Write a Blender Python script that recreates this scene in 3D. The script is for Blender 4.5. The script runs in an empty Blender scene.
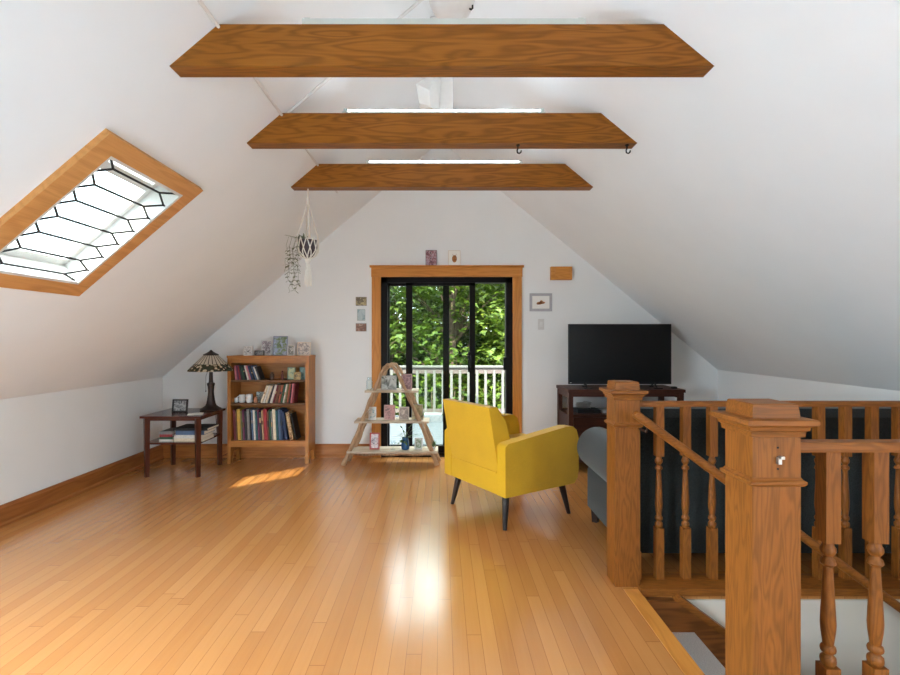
import bpy, bmesh, math, random
from mathutils import Vector, Matrix
random.seed(7)
PI = math.pi
SC = bpy.context.scene
COL = SC.collection
F, CX, CY, CZ = 500.0, 442.0, 338.0, 1.36

def X_(px, d): return (px - CX) * d / F
def Z_(py, d): return CZ - (py - CY) * d / F
def s2l(c):
    out = []
    for v in c[:3]:
        v = v / 255.0
        out.append(v / 12.92 if v <= 0.04045 else ((v + 0.055) / 1.055) ** 2.4)
    return tuple(out) + (1.0,)

REAR_W, TUBE, SKYW, SUNW, EXPO = .94, 9, 11.0, 10.0, 0.58
FILLC = (.70, .86, 1.0); FILLC2 = (.60, .82, 1.0)  # tints of the fill lamps in the added skylights
# ------------------------------------------------------------------ materials
def new_mat(name):
    m = bpy.data.materials.new(name); m.use_nodes = True
    nt = m.node_tree
    return m, nt, nt.nodes['Principled BSDF']
def N(nt, t, **kw):
    n = nt.nodes.new(t)
    for k, v in kw.items(): setattr(n, k, v)
    return n
def ramp(nt, fac, stops):
    r = N(nt, 'ShaderNodeValToRGB')
    el = r.color_ramp.elements
    while len(el) < len(stops): el.new(0.5)
    for e, (p, c) in zip(el, stops): e.position = p; e.color = c
    nt.links.new(fac, r.inputs[0]); return r.outputs[0]
def math_(nt, op, a, b=None, c=None):
    n = N(nt, 'ShaderNodeMath', operation=op)
    for i, v in enumerate((a, b, c)):
        if v is None: continue
        if isinstance(v, (int, float)): n.inputs[i].default_value = v
        else: nt.links.new(v, n.inputs[i])
    return n.outputs[0]
def obj_coord(nt, scale=(1, 1, 1), loc=(0, 0, 0)):
    tc = N(nt, 'ShaderNodeTexCoord'); mp = N(nt, 'ShaderNodeMapping')
    mp.inputs['Scale'].default_value = scale; mp.inputs['Location'].default_value = loc
    nt.links.new(tc.outputs['Object'], mp.inputs[0]); return mp.outputs[0]
def noise(nt, vec, scale, detail=3, rough=.5, dist=0):
    n = N(nt, 'ShaderNodeTexNoise')
    n.inputs['Scale'].default_value = scale; n.inputs['Detail'].default_value = detail
    n.inputs['Roughness'].default_value = rough; n.inputs['Distortion'].default_value = dist
    if vec: nt.links.new(vec, n.inputs['Vector'])
    return n.outputs[0]
def bump(nt, b, h, strength, dist=.01):
    n = N(nt, 'ShaderNodeBump'); n.inputs['Strength'].default_value = strength; n.inputs['Distance'].default_value = dist
    nt.links.new(h, n.inputs['Height']); nt.links.new(n.outputs[0], b.inputs['Normal'])

def plain(name, c, rough=.5, metal=0, var=.06, nscale=30, bmp=0, spec=.5, sheen=0):
    m, nt, b = new_mat(name)
    col = s2l(c); v = obj_coord(nt)
    f = noise(nt, v, nscale, 3)
    lo = tuple(x * (1 - var) for x in col[:3]) + (1,); hi = tuple(min(1, x * (1 + var)) for x in col[:3]) + (1,)
    nt.links.new(ramp(nt, f, [(.3, lo), (.7, hi)]), b.inputs['Base Color'])
    b.inputs['Roughness'].default_value = rough; b.inputs['Metallic'].default_value = metal
    b.inputs['Specular IOR Level'].default_value = spec
    if sheen: b.inputs['Sheen Weight'].default_value = sheen
    if bmp: bump(nt, b, noise(nt, v, nscale * 4, 2), bmp)
    return m

def wood(name, light, dark, axis='Z', scale=1.0, rough=.35, rings=16, coat=0.0, contrast=1.0):
    m, nt, b = new_mat(name)
    st = {'X': (.12, 1, 1), 'Y': (1, .12, 1), 'Z': (1, 1, .12)}[axis]
    v = obj_coord(nt, tuple(s * scale for s in st))
    fs = {'X': (.02, 1, 1), 'Y': (1, .02, 1), 'Z': (1, 1, .02)}[axis]
    vf = obj_coord(nt, tuple(s * scale for s in fs))
    n1 = noise(nt, v, 5.0, 2, .45, .3)
    r = math_(nt, 'SINE', math_(nt, 'MULTIPLY', n1, rings * 6.0))
    r = math_(nt, 'MULTIPLY_ADD', r, .5, .5)
    r = math_(nt, 'POWER', r, 1.6)
    fine = noise(nt, vf, 160.0, 3, .6)
    blot = noise(nt, v, 2.2, 2)
    f = math_(nt, 'ADD', math_(nt, 'MULTIPLY', r, .30 * contrast), math_(nt, 'MULTIPLY', fine, .42))
    f = math_(nt, 'ADD', f, math_(nt, 'MULTIPLY', blot, .30))
    nt.links.new(ramp(nt, f, [(.22, s2l(light)), (.80, s2l(dark))]), b.inputs['Base Color'])
    b.inputs['Roughness'].default_value = rough
    b.inputs['Coat Weight'].default_value = coat; b.inputs['Coat Roughness'].default_value = .15
    b.inputs['Specular IOR Level'].default_value = .24
    bump(nt, b, fine, .08, .004)
    return m

def fabric(name, c, scale=260, rough=.9, var=.10, sheen=.25, bmp=.25):
    m, nt, b = new_mat(name)
    v = obj_coord(nt); col = s2l(c)
    f = noise(nt, v, scale, 2); g = noise(nt, v, 5, 3)
    mixf = math_(nt, 'ADD', math_(nt, 'MULTIPLY', f, .6), math_(nt, 'MULTIPLY', g, .4))
    lo = tuple(x * (1 - var * 1.6) for x in col[:3]) + (1,); hi = tuple(min(1, x * (1 + var)) for x in col[:3]) + (1,)
    nt.links.new(ramp(nt, mixf, [(.35, lo), (.65, hi)]), b.inputs['Base Color'])
    b.inputs['Roughness'].default_value = rough; b.inputs['Sheen Weight'].default_value = sheen
    b.inputs['Specular IOR Level'].default_value = .2
    bump(nt, b, f, bmp, .003)
    return m

def glass(name, tint=(.97, .98, .97), refl=.9):
    m = bpy.data.materials.new(name); m.use_nodes = True; nt = m.node_tree
    nt.nodes.clear()
    out = N(nt, 'ShaderNodeOutputMaterial'); mx = N(nt, 'ShaderNodeMixShader')
    tr = N(nt, 'ShaderNodeBsdfTransparent'); gl = N(nt, 'ShaderNodeBsdfGlossy'); fr = N(nt, 'ShaderNodeLayerWeight')
    tr.inputs[0].default_value = tint + (1,); gl.inputs['Roughness'].default_value = .02
    fr.inputs[0].default_value = .5
    fc = math_(nt, 'POWER', fr.outputs[1], 5.0)
    nt.links.new(math_(nt, 'MULTIPLY', math_(nt, 'MULTIPLY_ADD', fc, .95, .04), refl * .3), mx.inputs[0])
    nt.links.new(tr.outputs[0], mx.inputs[1]); nt.links.new(gl.outputs[0], mx.inputs[2])
    nt.links.new(mx.outputs[0], out.inputs[0])
    return m

def frosted(name):
    m = bpy.data.materials.new(name); m.use_nodes = True; nt = m.node_tree
    nt.nodes.clear()
    out = N(nt, 'ShaderNodeOutputMaterial'); tr = N(nt, 'ShaderNodeBsdfTranslucent'); tr.inputs[0].default_value = (.92, .94, .95, 1)
    nt.links.new(tr.outputs[0], out.inputs[0]); return m
def emit(name, c, s):
    m, nt, b = new_mat(name)
    b.inputs['Base Color'].default_value = (1, 1, 1, 1)
    b.inputs['Emission Color'].default_value = s2l(c); b.inputs['Emission Strength'].default_value = s
    return m

def picture(name, cols, scale=14, seed=0, rough=.4):
    m, nt, b = new_mat(name)
    v = obj_coord(nt, loc=(seed * 1.7, seed * .9, seed * 2.3))
    f = noise(nt, v, scale, 2, .5, .8)
    n = len(cols)
    r = ramp(nt, f, [(.30 + .40 * i / max(1, n - 1), s2l(c)) for i, c in enumerate(cols)])
    nt.links.new(r, b.inputs['Base Color']); b.inputs['Roughness'].default_value = rough
    return m

def floor_mat():
    m, nt, b = new_mat('honey strip flooring')
    tc = N(nt, 'ShaderNodeTexCoord'); sp = N(nt, 'ShaderNodeSeparateXYZ')
    nt.links.new(tc.outputs['Object'], sp.inputs[0])
    w, L = .0665, 1.5
    u = math_(nt, 'DIVIDE', sp.outputs[0], w); iu = math_(nt, 'FLOOR', u); fu = math_(nt, 'FRACT', u)
    wn = N(nt, 'ShaderNodeTexWhiteNoise', noise_dimensions='1D'); nt.links.new(iu, wn.inputs['W'])
    v = math_(nt, 'ADD', math_(nt, 'DIVIDE', sp.outputs[1], L), math_(nt, 'MULTIPLY', wn.outputs[0], 7.3))
    iv = math_(nt, 'FLOOR', v); fv = math_(nt, 'FRACT', v)
    cb = N(nt, 'ShaderNodeCombineXYZ'); nt.links.new(iu, cb.inputs[0]); nt.links.new(iv, cb.inputs[1])
    w2 = N(nt, 'ShaderNodeTexWhiteNoise', noise_dimensions='3D'); nt.links.new(cb.outputs[0], w2.inputs['Vector'])
    mp = N(nt, 'ShaderNodeMapping'); mp.inputs['Scale'].default_value = (26, 1.2, 1)
    nt.links.new(tc.outputs['Object'], mp.inputs[0])
    off = N(nt, 'ShaderNodeVectorMath', operation='ADD'); nt.links.new(mp.outputs[0], off.inputs[0])
    sc = N(nt, 'ShaderNodeVectorMath', operation='SCALE'); nt.links.new(w2.outputs[1], sc.inputs[0]); sc.inputs['Scale'].default_value = 30
    nt.links.new(sc.outputs[0], off.inputs[1])
    g = noise(nt, off.outputs[0], 2.0, 4, .55, .5)
    f = math_(nt, 'ADD', math_(nt, 'MULTIPLY', w2.outputs[0], .55), math_(nt, 'MULTIPLY', g, .45))
    base = ramp(nt, f, [(.10, s2l((182, 120, 63))), (.45, s2l((190, 129, 71))), (.85, s2l((199, 139, 80)))])
    e1 = math_(nt, 'LESS_THAN', math_(nt, 'ABSOLUTE', math_(nt, 'SUBTRACT', fu, .5)), .484)
    e2 = math_(nt, 'LESS_THAN', math_(nt, 'ABSOLUTE', math_(nt, 'SUBTRACT', fv, .5)), .4988)
    e = math_(nt, 'MULTIPLY', e1, e2)
    mx = N(nt, 'ShaderNodeMix', data_type='RGBA')
    nt.links.new(e, mx.inputs[0]); mx.inputs[6].default_value = s2l((150, 94, 50)); nt.links.new(base, mx.inputs[7])
    nt.links.new(mx.outputs[2], b.inputs['Base Color'])
    rn = noise(nt, obj_coord(nt, (1.2, .8, 1)), 2.5, 3)
    nt.links.new(math_(nt, 'MULTIPLY_ADD', rn, .14, .14), b.inputs['Roughness'])
    b.inputs['Coat Weight'].default_value = .75; b.inputs['Coat Roughness'].default_value = .17; b.inputs['Coat IOR'].default_value = 1.5
    h = math_(nt, 'ADD', math_(nt, 'MULTIPLY', e, .6), math_(nt, 'MULTIPLY', noise(nt, obj_coord(nt, (9, .6, 1)), 1.5, 1), .5))
    bump(nt, b, h, .05, .003)
    return m

M = {}
M['wall'] = plain('matt white wall paint', (235, 237, 236), .85, var=.012, nscale=3, spec=.25)
M['ceil'] = plain('matt white ceiling paint', (235, 238, 239), .85, var=.012, nscale=3, spec=.25)
M['stairwall'] = plain('stairwell off white paint', (206, 198, 184), .85, var=.012, nscale=3, spec=.25)
M['rearwall'] = plain('taupe rear wall paint', (140, 130, 120), .85, var=.02)
M['bouncecarpet'] = plain('pale grey bounce carpet', (180, 186, 190), .95, var=.08, nscale=150, spec=.1)  # for the out-of-view carpet added as a reflector
M['floor'] = floor_mat()
oakL, oakD = (148, 88, 32), (84, 44, 11)
M['beam'] = wood('oak beam veneer', (158, 98, 30), (102, 58, 10), 'X', 2.6, .42, 9, 0, .85)
M['oakz'] = wood('oak upright grain', oakL, oakD, 'Z', 4.6, .48, 9, 0, .6)
M['oakx'] = wood('oak long grain', oakL, oakD, 'X', 4.6, .48, 9, 0, .6)
M['casing'] = wood('honey casing upright grain', (210, 142, 66), (166, 100, 38), 'Z', 2.0, .4, 8, .1, .6)
M['casingx'] = wood('honey casing long grain', (210, 142, 66), (166, 100, 38), 'X', 2.0, .4, 8, .1, .6)
M['casingy'] = wood('honey casing depth grain', (210, 142, 66), (166, 100, 38), 'Y', 2.0, .4, 8, .1, .6)
M['pinebase'] = wood('skirting pine', (190, 124, 66), (142, 82, 36), 'X', 2.0, .4, 6, .1, .6)
M['pinebasey'] = wood('skirting pine depth', (172, 108, 54), (126, 70, 30), 'Y', 2.0, .4, 6, .1, .6)
M['skyfr'] = wood('skylight pine', (216, 158, 96), (176, 116, 60), 'Y', 1.5, .5, 8, 0, .6)
M['shelfoak'] = wood('bookcase oak', (188, 126, 62), (144, 86, 34), 'Z', 2.0, .4, 8, .1, .6)
M['shelfoakx'] = wood('bookcase oak long grain', (188, 126, 62), (144, 86, 34), 'X', 2.0, .4, 8, .1, .6)
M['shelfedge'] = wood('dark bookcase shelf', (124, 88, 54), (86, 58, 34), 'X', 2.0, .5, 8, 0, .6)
M['mahog'] = wood('mahogany', (98, 48, 30), (52, 22, 14), 'X', 2.0, .25, 8, .3, .7)
M['mahogz'] = wood('mahogany upright', (92, 44, 28), (48, 20, 14), 'Z', 2.0, .28, 8, .3, .7)
M['espresso'] = wood('espresso wood', (78, 44, 32), (46, 24, 18), 'X', 2.0, .5, 8, 0, .6)
M['espressoz'] = wood('espresso wood upright', (78, 44, 32), (46, 24, 18), 'Z', 2.0, .5, 8, 0, .6)
M['drift'] = wood('driftwood', (190, 156, 122), (132, 98, 70), 'Z', 2.5, .75, 6, 0, .7)
M['driftx'] = wood('weathered shelf board', (206, 190, 168), (150, 128, 104), 'X', 2.5, .75, 6, 0, .7)
M['stringer'] = wood('dark stringer oak', (150, 90, 42), (98, 54, 22), 'X', 2.0, .35, 8, .1)
M['carpet'] = plain('grey stair carpet', (204, 201, 196), .95, var=.25, nscale=220, bmp=.6, spec=.1)
M['black'] = plain('black painted aluminium', (20, 15, 14), .5, var=.1, spec=.15)
M['blackm'] = plain('black iron', (20, 20, 20), .45, metal=.6)
M['glass'] = glass('clear door glass', (.90, .93, .91), .9)
M['glass2'] = glass('leaded skylight glass', (.98, .985, .99), .5)
M['glass3'] = glass('thin drinking glass', (.93, .96, .97), 1.0)
M['frost'] = frosted('frosted added skylight glass')  # diffusing panes of the added skylights
M['lead'] = plain('lead came', (30, 30, 32), .6, metal=.3)
M['white'] = plain('white enamel', (214, 213, 210), .45, var=.02)
M['offwhite'] = plain('off white painted board', (224, 224, 222), .6, var=.04)
M['conduit'] = plain('white painted conduit', (222, 221, 218), .55, var=.02)
M['fixture'] = plain('fixture housing grey white', (196, 202, 196), .5, var=.02)
M['tube'] = emit('lit fluorescent tube', (236, 245, 255), TUBE)
M['yellow'] = fabric('mustard yellow upholstery', (212, 164, 20), 300, var=.07)
M['slate'] = fabric('slate chenille', (38, 44, 43), 120, var=.25, bmp=.5)
M['legblack'] = wood('ebonised leg', (48, 36, 32), (26, 20, 18), 'Z', 2, .35, 6, .2, .5)
M['screen'] = plain('dark tv panel', (18, 19, 20), .3, var=.05, spec=.2)
M['tvplastic'] = plain('tv plastic', (18, 18, 19), .5, var=.05)
M['bronze'] = plain('dark bronze', (58, 44, 38), .42, metal=.5, var=.2)
M['cord'] = plain('cotton cord', (228, 224, 214), .9, var=.06, nscale=200)
M['pot'] = plain('dark plum pot', (64, 48, 52), .5, var=.1)
M['soil'] = plain('potting soil', (50, 38, 30), .95, var=.3, nscale=150)
M['leafgrey'] = plain('grey green trailing leaf', (120, 128, 106), .6, var=.25)
M['leafin'] = plain('houseplant leaf', (72, 104, 52), .5, var=.3)
M['paper'] = plain('white paper', (236, 234, 226), .8, var=.02)
M['pages'] = plain('book pages', (226, 218, 200), .85, var=.05, nscale=200)
M['greyframe'] = plain('grey frame', (176, 176, 180), .5)
M['darkframe'] = plain('black frame', (34, 31, 30), .4)
M['creamframe'] = plain('cream frame', (216, 200, 180), .5)
M['chime'] = wood('chime box maple', (214, 148, 70), (178, 108, 40), 'X', 3, .4, 8, .2, .6)
M['steel'] = plain('brushed steel', (190, 188, 184), .3, metal=.9)
M['deck'] = plain('weathered deck paint', (84, 86, 88), .7, var=.10, nscale=12)
M['railpaint'] = plain('deck rail paint', (90, 80, 75), .6, var=.05)
M['balpaint'] = plain('deck baluster paint', (94, 93, 88), .6, var=.05)
M['ground'] = plain('lawn', (70, 92, 44), .95, var=.4, nscale=6)
M['bark'] = plain('bark', (86, 72, 58), .95, var=.4, nscale=14, bmp=.8)
M['bluepot'] = plain('blue glazed vase', (44, 84, 128), .2, var=.15)
M['greything'] = plain('grey outdoor canvas', (138, 138, 138), .9, var=.15)

def leaf_mat(name, c1, c2, c3):
    m, nt, b = new_mat(name)
    f = noise(nt, obj_coord(nt), 1.3, 3)
    w = noise(nt, obj_coord(nt), 9, 2)
    f = math_(nt, 'ADD', math_(nt, 'MULTIPLY', f, .5), math_(nt, 'MULTIPLY', w, .5))
    col = ramp(nt, f, [(.34, s2l(c1)), (.5, s2l(c2)), (.66, s2l(c3))])
    nt.links.new(col, b.inputs['Base Color']); b.inputs['Roughness'].default_value = .5
    tr = N(nt, 'ShaderNodeBsdfTranslucent'); nt.links.new(col, tr.inputs[0])
    mx = N(nt, 'ShaderNodeMixShader'); mx.inputs[0].default_value = .38
    nt.links.new(b.outputs[0], mx.inputs[1]); nt.links.new(tr.outputs[0], mx.inputs[2])
    nt.links.new(mx.outputs[0], nt.nodes['Material Output'].inputs[0])
    return m
M['leafA'] = leaf_mat('maple leaves', (34, 56, 14), (68, 92, 22), (112, 128, 38))
M['leafB'] = leaf_mat('dark leaves', (28, 48, 16), (50, 74, 24), (82, 100, 34))

# ------------------------------------------------------------------ mesh builder
ORG = {}
class MB:
    def __init__(s): s.bm = bmesh.new()
    def _face(s, vs, m=0):
        try:
            f = s.bm.faces.new(vs); f.material_index = m; return f
        except ValueError: return None
    def hexa(s, p, m=0):
        v = [s.bm.verts.new(q) for q in p]
        for idx in ((0, 3, 2, 1), (4, 5, 6, 7), (0, 1, 5, 4), (1, 2, 6, 5), (2, 3, 7, 6), (3, 0, 4, 7)):
            s._face([v[i] for i in idx], m)
        return s
    def box(s, x0, x1, y0, y1, z0, z1, m=0, fn=None):
        p = [(x0, y0, z0), (x1, y0, z0), (x1, y1, z0), (x0, y1, z0), (x0, y0, z1), (x1, y0, z1), (x1, y1, z1), (x0, y1, z1)]
        if fn: p = [fn(*q) for q in p]
        return s.hexa(p, m)
    def prism(s, poly, axis, c0, c1, m=0):
        def pt(a, b, c): return {'X': (c, a, b), 'Y': (a, c, b), 'Z': (a, b, c)}[axis]
        lo = [s.bm.verts.new(pt(a, b, c0)) for a, b in poly]; hi = [s.bm.verts.new(pt(a, b, c1)) for a, b in poly]
        s._face(lo, m); s._face(hi[::-1], m)
        n = len(poly)
        for i in range(n): s._face([lo[i], lo[(i + 1) % n], hi[(i + 1) % n], hi[i]], m)
        return s
    def lathe(s, prof, c=(0, 0, 0), seg=20, m=0, fn=None):
        rings = []
        for r, z in prof:
            ring = []
            for k in range(seg):
                a = 2 * PI * k / seg
                rr = r if fn is None else fn(r, z, a)
                ring.append(s.bm.verts.new((c[0] + rr * math.cos(a), c[1] + rr * math.sin(a), c[2] + z)))
            rings.append(ring)
        for i in range(len(rings) - 1):
            for k in range(seg):
                s._face([rings[i][k], rings[i][(k + 1) % seg], rings[i + 1][(k + 1) % seg], rings[i + 1][k]], m)
        if prof[0][0] > 1e-4: s._face(rings[0][::-1], m)
        if prof[-1][0] > 1e-4: s._face(rings[-1], m)
        return s
    def tube(s, pts, r, seg=8, m=0, closed=False):
        pts = [Vector(p) for p in pts]; n = len(pts)
        rs = r if isinstance(r, (list, tuple)) else [r] * n
        rings = []; up = None
        for i, p in enumerate(pts):
            if closed: t = pts[(i + 1) % n] - pts[i - 1]
            else: t = pts[min(i + 1, n - 1)] - pts[max(i - 1, 0)]
            t.normalize()
            if up is None:
                up = Vector((0, 0, 1)) if abs(t.z) < .9 else Vector((1, 0, 0))
            a = t.cross(up)
            if a.length < 1e-5: a = t.orthogonal()
            a.normalize(); b = a.cross(t).normalized(); up = b
            rings.append([s.bm.verts.new(p + a * (rs[i] * math.cos(2 * PI * k / seg)) + b * (rs[i] * math.sin(2 * PI * k / seg))) for k in range(seg)])
        for i in range(n if closed else n - 1):
            A, B = rings[i], rings[(i + 1) % n]
            for k in range(seg): s._face([A[k], A[(k + 1) % seg], B[(k + 1) % seg], B[k]], m)
        if not closed: s._face(rings[0][::-1], m); s._face(rings[-1], m)
        return s
    def merge(s, other, mat=None):
        me = bpy.data.meshes.new('tmp'); other.bm.to_mesh(me); other.bm.free()
        if mat is not None: me.transform(mat)
        s.bm.from_mesh(me); bpy.data.meshes.remove(me); return s
    def bevel(s, w, seg=2, ang=.5):
        es = [e for e in s.bm.edges if len(e.link_faces) == 2 and e.calc_face_angle(0) > ang]
        bmesh.ops.recalc_face_normals(s.bm, faces=s.bm.faces)
        bmesh.ops.bevel(s.bm, geom=es, offset=w, segments=seg, profile=.5, affect='EDGES', clamp_overlap=True)
        return s
    def rbox(s, x0, x1, y0, y1, z0, z1, w, seg=2, m=0):
        t = MB().box(x0, x1, y0, y1, z0, z1, m).bevel(w, seg); return s.merge(t)
    def rprism(s, poly, axis, c0, c1, w, seg=2, m=0):
        t = MB().prism(poly, axis, c0, c1, m).bevel(w, seg, .35); return s.merge(t)
    def build(s, name, mats, parent=None, local=False, smooth=True, sharp=.6):
        bm = s.bm
        bmesh.ops.recalc_face_normals(bm, faces=bm.faces)
        if not local:
            if parent is not None: o_ = Vector(ORG[parent.name])
            else:
                xs = [v.co for v in bm.verts]
                mn = Vector((min(v[i] for v in xs) for i in range(3))); mx = Vector((max(v[i] for v in xs) for i in range(3)))
                o_ = Vector(((mn.x + mx.x) / 2, (mn.y + mx.y) / 2, mn.z))
            bmesh.ops.translate(bm, verts=bm.verts, vec=-o_)
        else: o_ = Vector(ORG[parent.name]) if parent is not None else Vector((0, 0, 0))
        if smooth:
            for f in bm.faces: f.smooth = True
            for e in bm.edges:
                if len(e.link_faces) == 2 and e.calc_face_angle(0) > sharp: e.smooth = False
        me = bpy.data.meshes.new(name); bm.to_mesh(me); bm.free()
        for m in (mats if isinstance(mats, (list, tuple)) else [mats]): me.materials.append(m)
        o = bpy.data.objects.new(name, me); COL.objects.link(o)
        if parent is not None: o.parent = parent
        elif not local: o.location = o_
        ORG[o.name] = tuple(o_)
        return o

def tag(o, label=None, cat=None, group=None, kind=None):
    if label: o['label'] = label
    if cat: o['category'] = cat
    if group: o['group'] = group
    if kind: o['kind'] = kind
    return o
def thing(name, label, cat, loc=(0, 0, 0), rz=0, group=None):
    o = bpy.data.objects.new(name, None); COL.objects.link(o)
    o.location = loc; o.rotation_euler = (0, 0, rz); o.empty_display_size = .1
    ORG[o.name] = tuple(loc)
    return tag(o, label, cat, group)
def struct(o, label=None): return tag(o, label=label, kind='structure')
def dup(root, loc, label, rot=None):
    r = root.copy(); COL.objects.link(r); r.location = loc
    if rot is not None: r.rotation_euler = rot
    r['label'] = label; ORG[r.name] = tuple(loc)
    for ch in list(root.children):
        c = ch.copy(); COL.objects.link(c); c.parent = r
        for g in ch.children:
            d = g.copy(); COL.objects.link(d); d.parent = c
    return r

def slab(rect, holes, n0, n1, fn, mb=None):
    """rectangular slab in (u, v) with holes, thickness n0..n1, mapped by fn(u, v, n)"""
    mb = mb or MB()
    us = sorted({rect[0], rect[1]} | {h[0] for h in holes} | {h[1] for h in holes})
    vs = sorted({rect[2], rect[3]} | {h[2] for h in holes} | {h[3] for h in holes})
    for i in range(len(us) - 1):
        for j in range(len(vs) - 1):
            cu, cv = (us[i] + us[i + 1]) / 2, (vs[j] + vs[j + 1]) / 2
            if any(h[0] < cu < h[1] and h[2] < cv < h[3] for h in holes): continue
            mb.box(us[i], us[i + 1], vs[j], vs[j + 1], n0, n1, 0, fn)
    return mb

# ------------------------------------------------------------------ room shell
XL, XR, YB, YR = -3.19, 3.15, 5.71, -2.8
ZL, ZR = .914, .995
TL, TR = math.atan(.85), math.atan(.825)
XRIDGE = (ZR + .825 * XR - ZL + .85 * XL) / (.85 + .825)
ZRIDGE = ZL + .85 * (XRIDGE - XL)
def LS(y, s, n): return (XL + s * math.cos(TL) + n * math.sin(TL), y, ZL + s * math.sin(TL) - n * math.cos(TL))
def RS(y, s, n): return (XR - s * math.cos(TR) - n * math.sin(TR), y, ZR + s * math.sin(TR) - n * math.cos(TR))
SLl = (XRIDGE - XL) / math.cos(TL); SLr = (XR - XRIDGE) / math.cos(TR)
SKY = (2.40, 3.07, 1.23, 2.075)           # visible skylight opening (y0, y1, s0, s1)
FILLSKY_R = (-2.5, -1.1, .20, 1.35)  # unseen right-slope skylight, added for fill light
FILLSKY_L = [(-.55, 1.40, .15, 1.25)]   # unseen left-slope skylight, added to hold a fill lamp
T_ROOF = .11
struct(slab((YR - .1, YB + .15, 0, SLl + .02), [SKY] + FILLSKY_L, -T_ROOF, 0, LS).build('ceiling_left', M['ceil'], smooth=False))
struct(slab((YR - .1, YB + .15, 0, SLr + .02), [FILLSKY_R], -T_ROOF, 0, RS).build('ceiling_right', M['ceil'], smooth=False))
struct(MB().box(XL - .2, XL, YR - .1, YB + .15, -.3, ZL + .12).build('wall_left', M['wall'], smooth=False))
struct(MB().box(XR, XR + .2, YR - .1, YB + .15, -.3, ZR + .12).build('wall_right', M['wall'], smooth=False))
# stairwell opening in the floor
SX0, SY0, SY1 = 1.055, 1.60, 2.70
struct(slab((XL - .2, XR + .2, YR - .1, YB + .15), [(SX0, XR, SY0, SY1)], -.28, 0, lambda u, v, n: (u, v, n)).build('floor', M['floor'], smooth=False))
struct(MB().rbox(-3.12, .86, YR + .05, 1.75, .0005, .012, .005, 1).build('added_bounce_carpet', M['bouncecarpet'], smooth=False))  # unseen carpet, added to bounce neutral light onto the slopes
# back gable with the door opening
DX0, DX1, DZ1 = X_(380.7, YB), X_(512.8, YB), Z_(276.7, YB)
def roofz(x): return (ZL + .85 * (x - XL) if x < XRIDGE else ZR + .825 * (XR - x)) + .06
b = MB()
b.prism([(XL - .1, -.28), (DX0, -.28), (DX0, roofz(DX0)), (XL - .1, roofz(XL - .1))], 'Y', YB, YB + .15)
b.prism([(DX1, -.28), (XR + .1, -.28), (XR + .1, roofz(XR + .1)), (DX1, roofz(DX1))], 'Y', YB, YB + .15)
b.prism([(DX0, DZ1), (DX1, DZ1), (DX1, roofz(DX1)), (XRIDGE, ZRIDGE + .06), (DX0, roofz(DX0))], 'Y', YB, YB + .15)
b.box(DX0, DX1, YB, YB + .15, -.28, -.002)
struct(b.build('wall_back', M['wall'], smooth=False))
# gable behind the camera, with a wide window
b = MB()
b.prism([(XL - .1, -.28), (XR + .1, -.28), (XR + .1, roofz(XR + .1)), (XRIDGE, ZRIDGE + .06), (XL - .1, roofz(XL - .1))], 'Y', YR - .15, YR)
struct(b.build('wall_rear', M['rearwall'], smooth=False))
# baseboards
def baseprof(t=.02, h=.152): return [(0, 0), (t + .012, 0), (t + .012, .018), (t, .028), (t, h - .02), (t - .008, h - .008), (t - .008, h), (0, h)]
struct(MB().prism([(XL + a, z) for a, z in baseprof()], 'Y', YR, YB).build('baseboard_left', M['pinebasey'], sharp=.4))
struct(MB().prism([(XR - a, z) for a, z in baseprof()], 'Y', SY1 + .1, YB).build('baseboard_right', M['pinebasey'], sharp=.4))
cx0, cx1 = X_(372, YB), X_(521.5, YB)
b = MB()
b.prism([(YB - a, z) for a, z in baseprof()], 'X', XL, cx0)
b.prism([(YB - a, z) for a, z in baseprof()], 'X', cx1, XR)
struct(b.build('baseboard_back', M['pinebase'], sharp=.4))

# ------------------------------------------------------------------ sliding door
d1 = struct(thing('door_1', None, None, ((DX0 + DX1) / 2, YB + .03, 0)))
zt = Z_(282.5, YB)
f = MB()
fw = X_(387.4, YB) - DX0
f.box(DX0, DX0 + fw, YB + .005, YB + .13, 0, DZ1)
f.box(DX1 - fw, DX1, YB + .005, YB + .13, 0, DZ1)
f.box(DX0, DX1, YB + .005, YB + .13, zt, DZ1)
f.box(DX0, DX1, YB + .005, YB + .14, 0, .045)
f.build('door_frame', M['black'], d1, smooth=False)
def leaf(name, xa, xb, sw_l, sw_r, y0, y1):
    g = MB(); z0, z1 = .045, zt
    g.box(xa, xa + sw_l, y0, y1, z0, z1); g.box(xb - sw_r, xb, y0, y1, z0, z1)
    g.box(xa, xb, y0, y1, z1 - .032, z1); g.box(xa, xb, y0, y1, z0, z0 + .075)
    o = g.build(name, M['black'], d1, smooth=False)
    MB().box(xa + .01, xb - .01, (y0 + y1) / 2 - .003, (y0 + y1) / 2 + .003, z0 + .02, z1 - .02).build('glass_pane', M['glass'], o, smooth=False)
    return o
leaf('fixed_panel', DX0 + fw - .005, X_(449.2, YB + .1), .02, .072, YB + .085, YB + .12)
sp = leaf('sliding_panel', X_(406, YB + .03), X_(475.2, YB + .03), .073, .064, YB + .025, YB + .065)
xh = X_(471, YB)
g = MB(); g.rbox(xh - .035, xh + .012, YB - .012, YB + .026, Z_(372, YB), Z_(352, YB), .006)
g.tube([(xh - .01, YB - .005, Z_(368, YB)), (xh - .01, YB - .04, Z_(366, YB)), (xh - .01, YB - .04, Z_(357, YB)), (xh - .01, YB - .005, Z_(355, YB))], .008)
g.build('door_handle', M['black'], sp)
g = MB(); g.rbox(DX1 - fw - .03, DX1 - fw + .03, YB - .015, YB + .03, Z_(370, YB), Z_(357, YB), .008)
g.build('latch_keeper', M['black'], d1)
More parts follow.
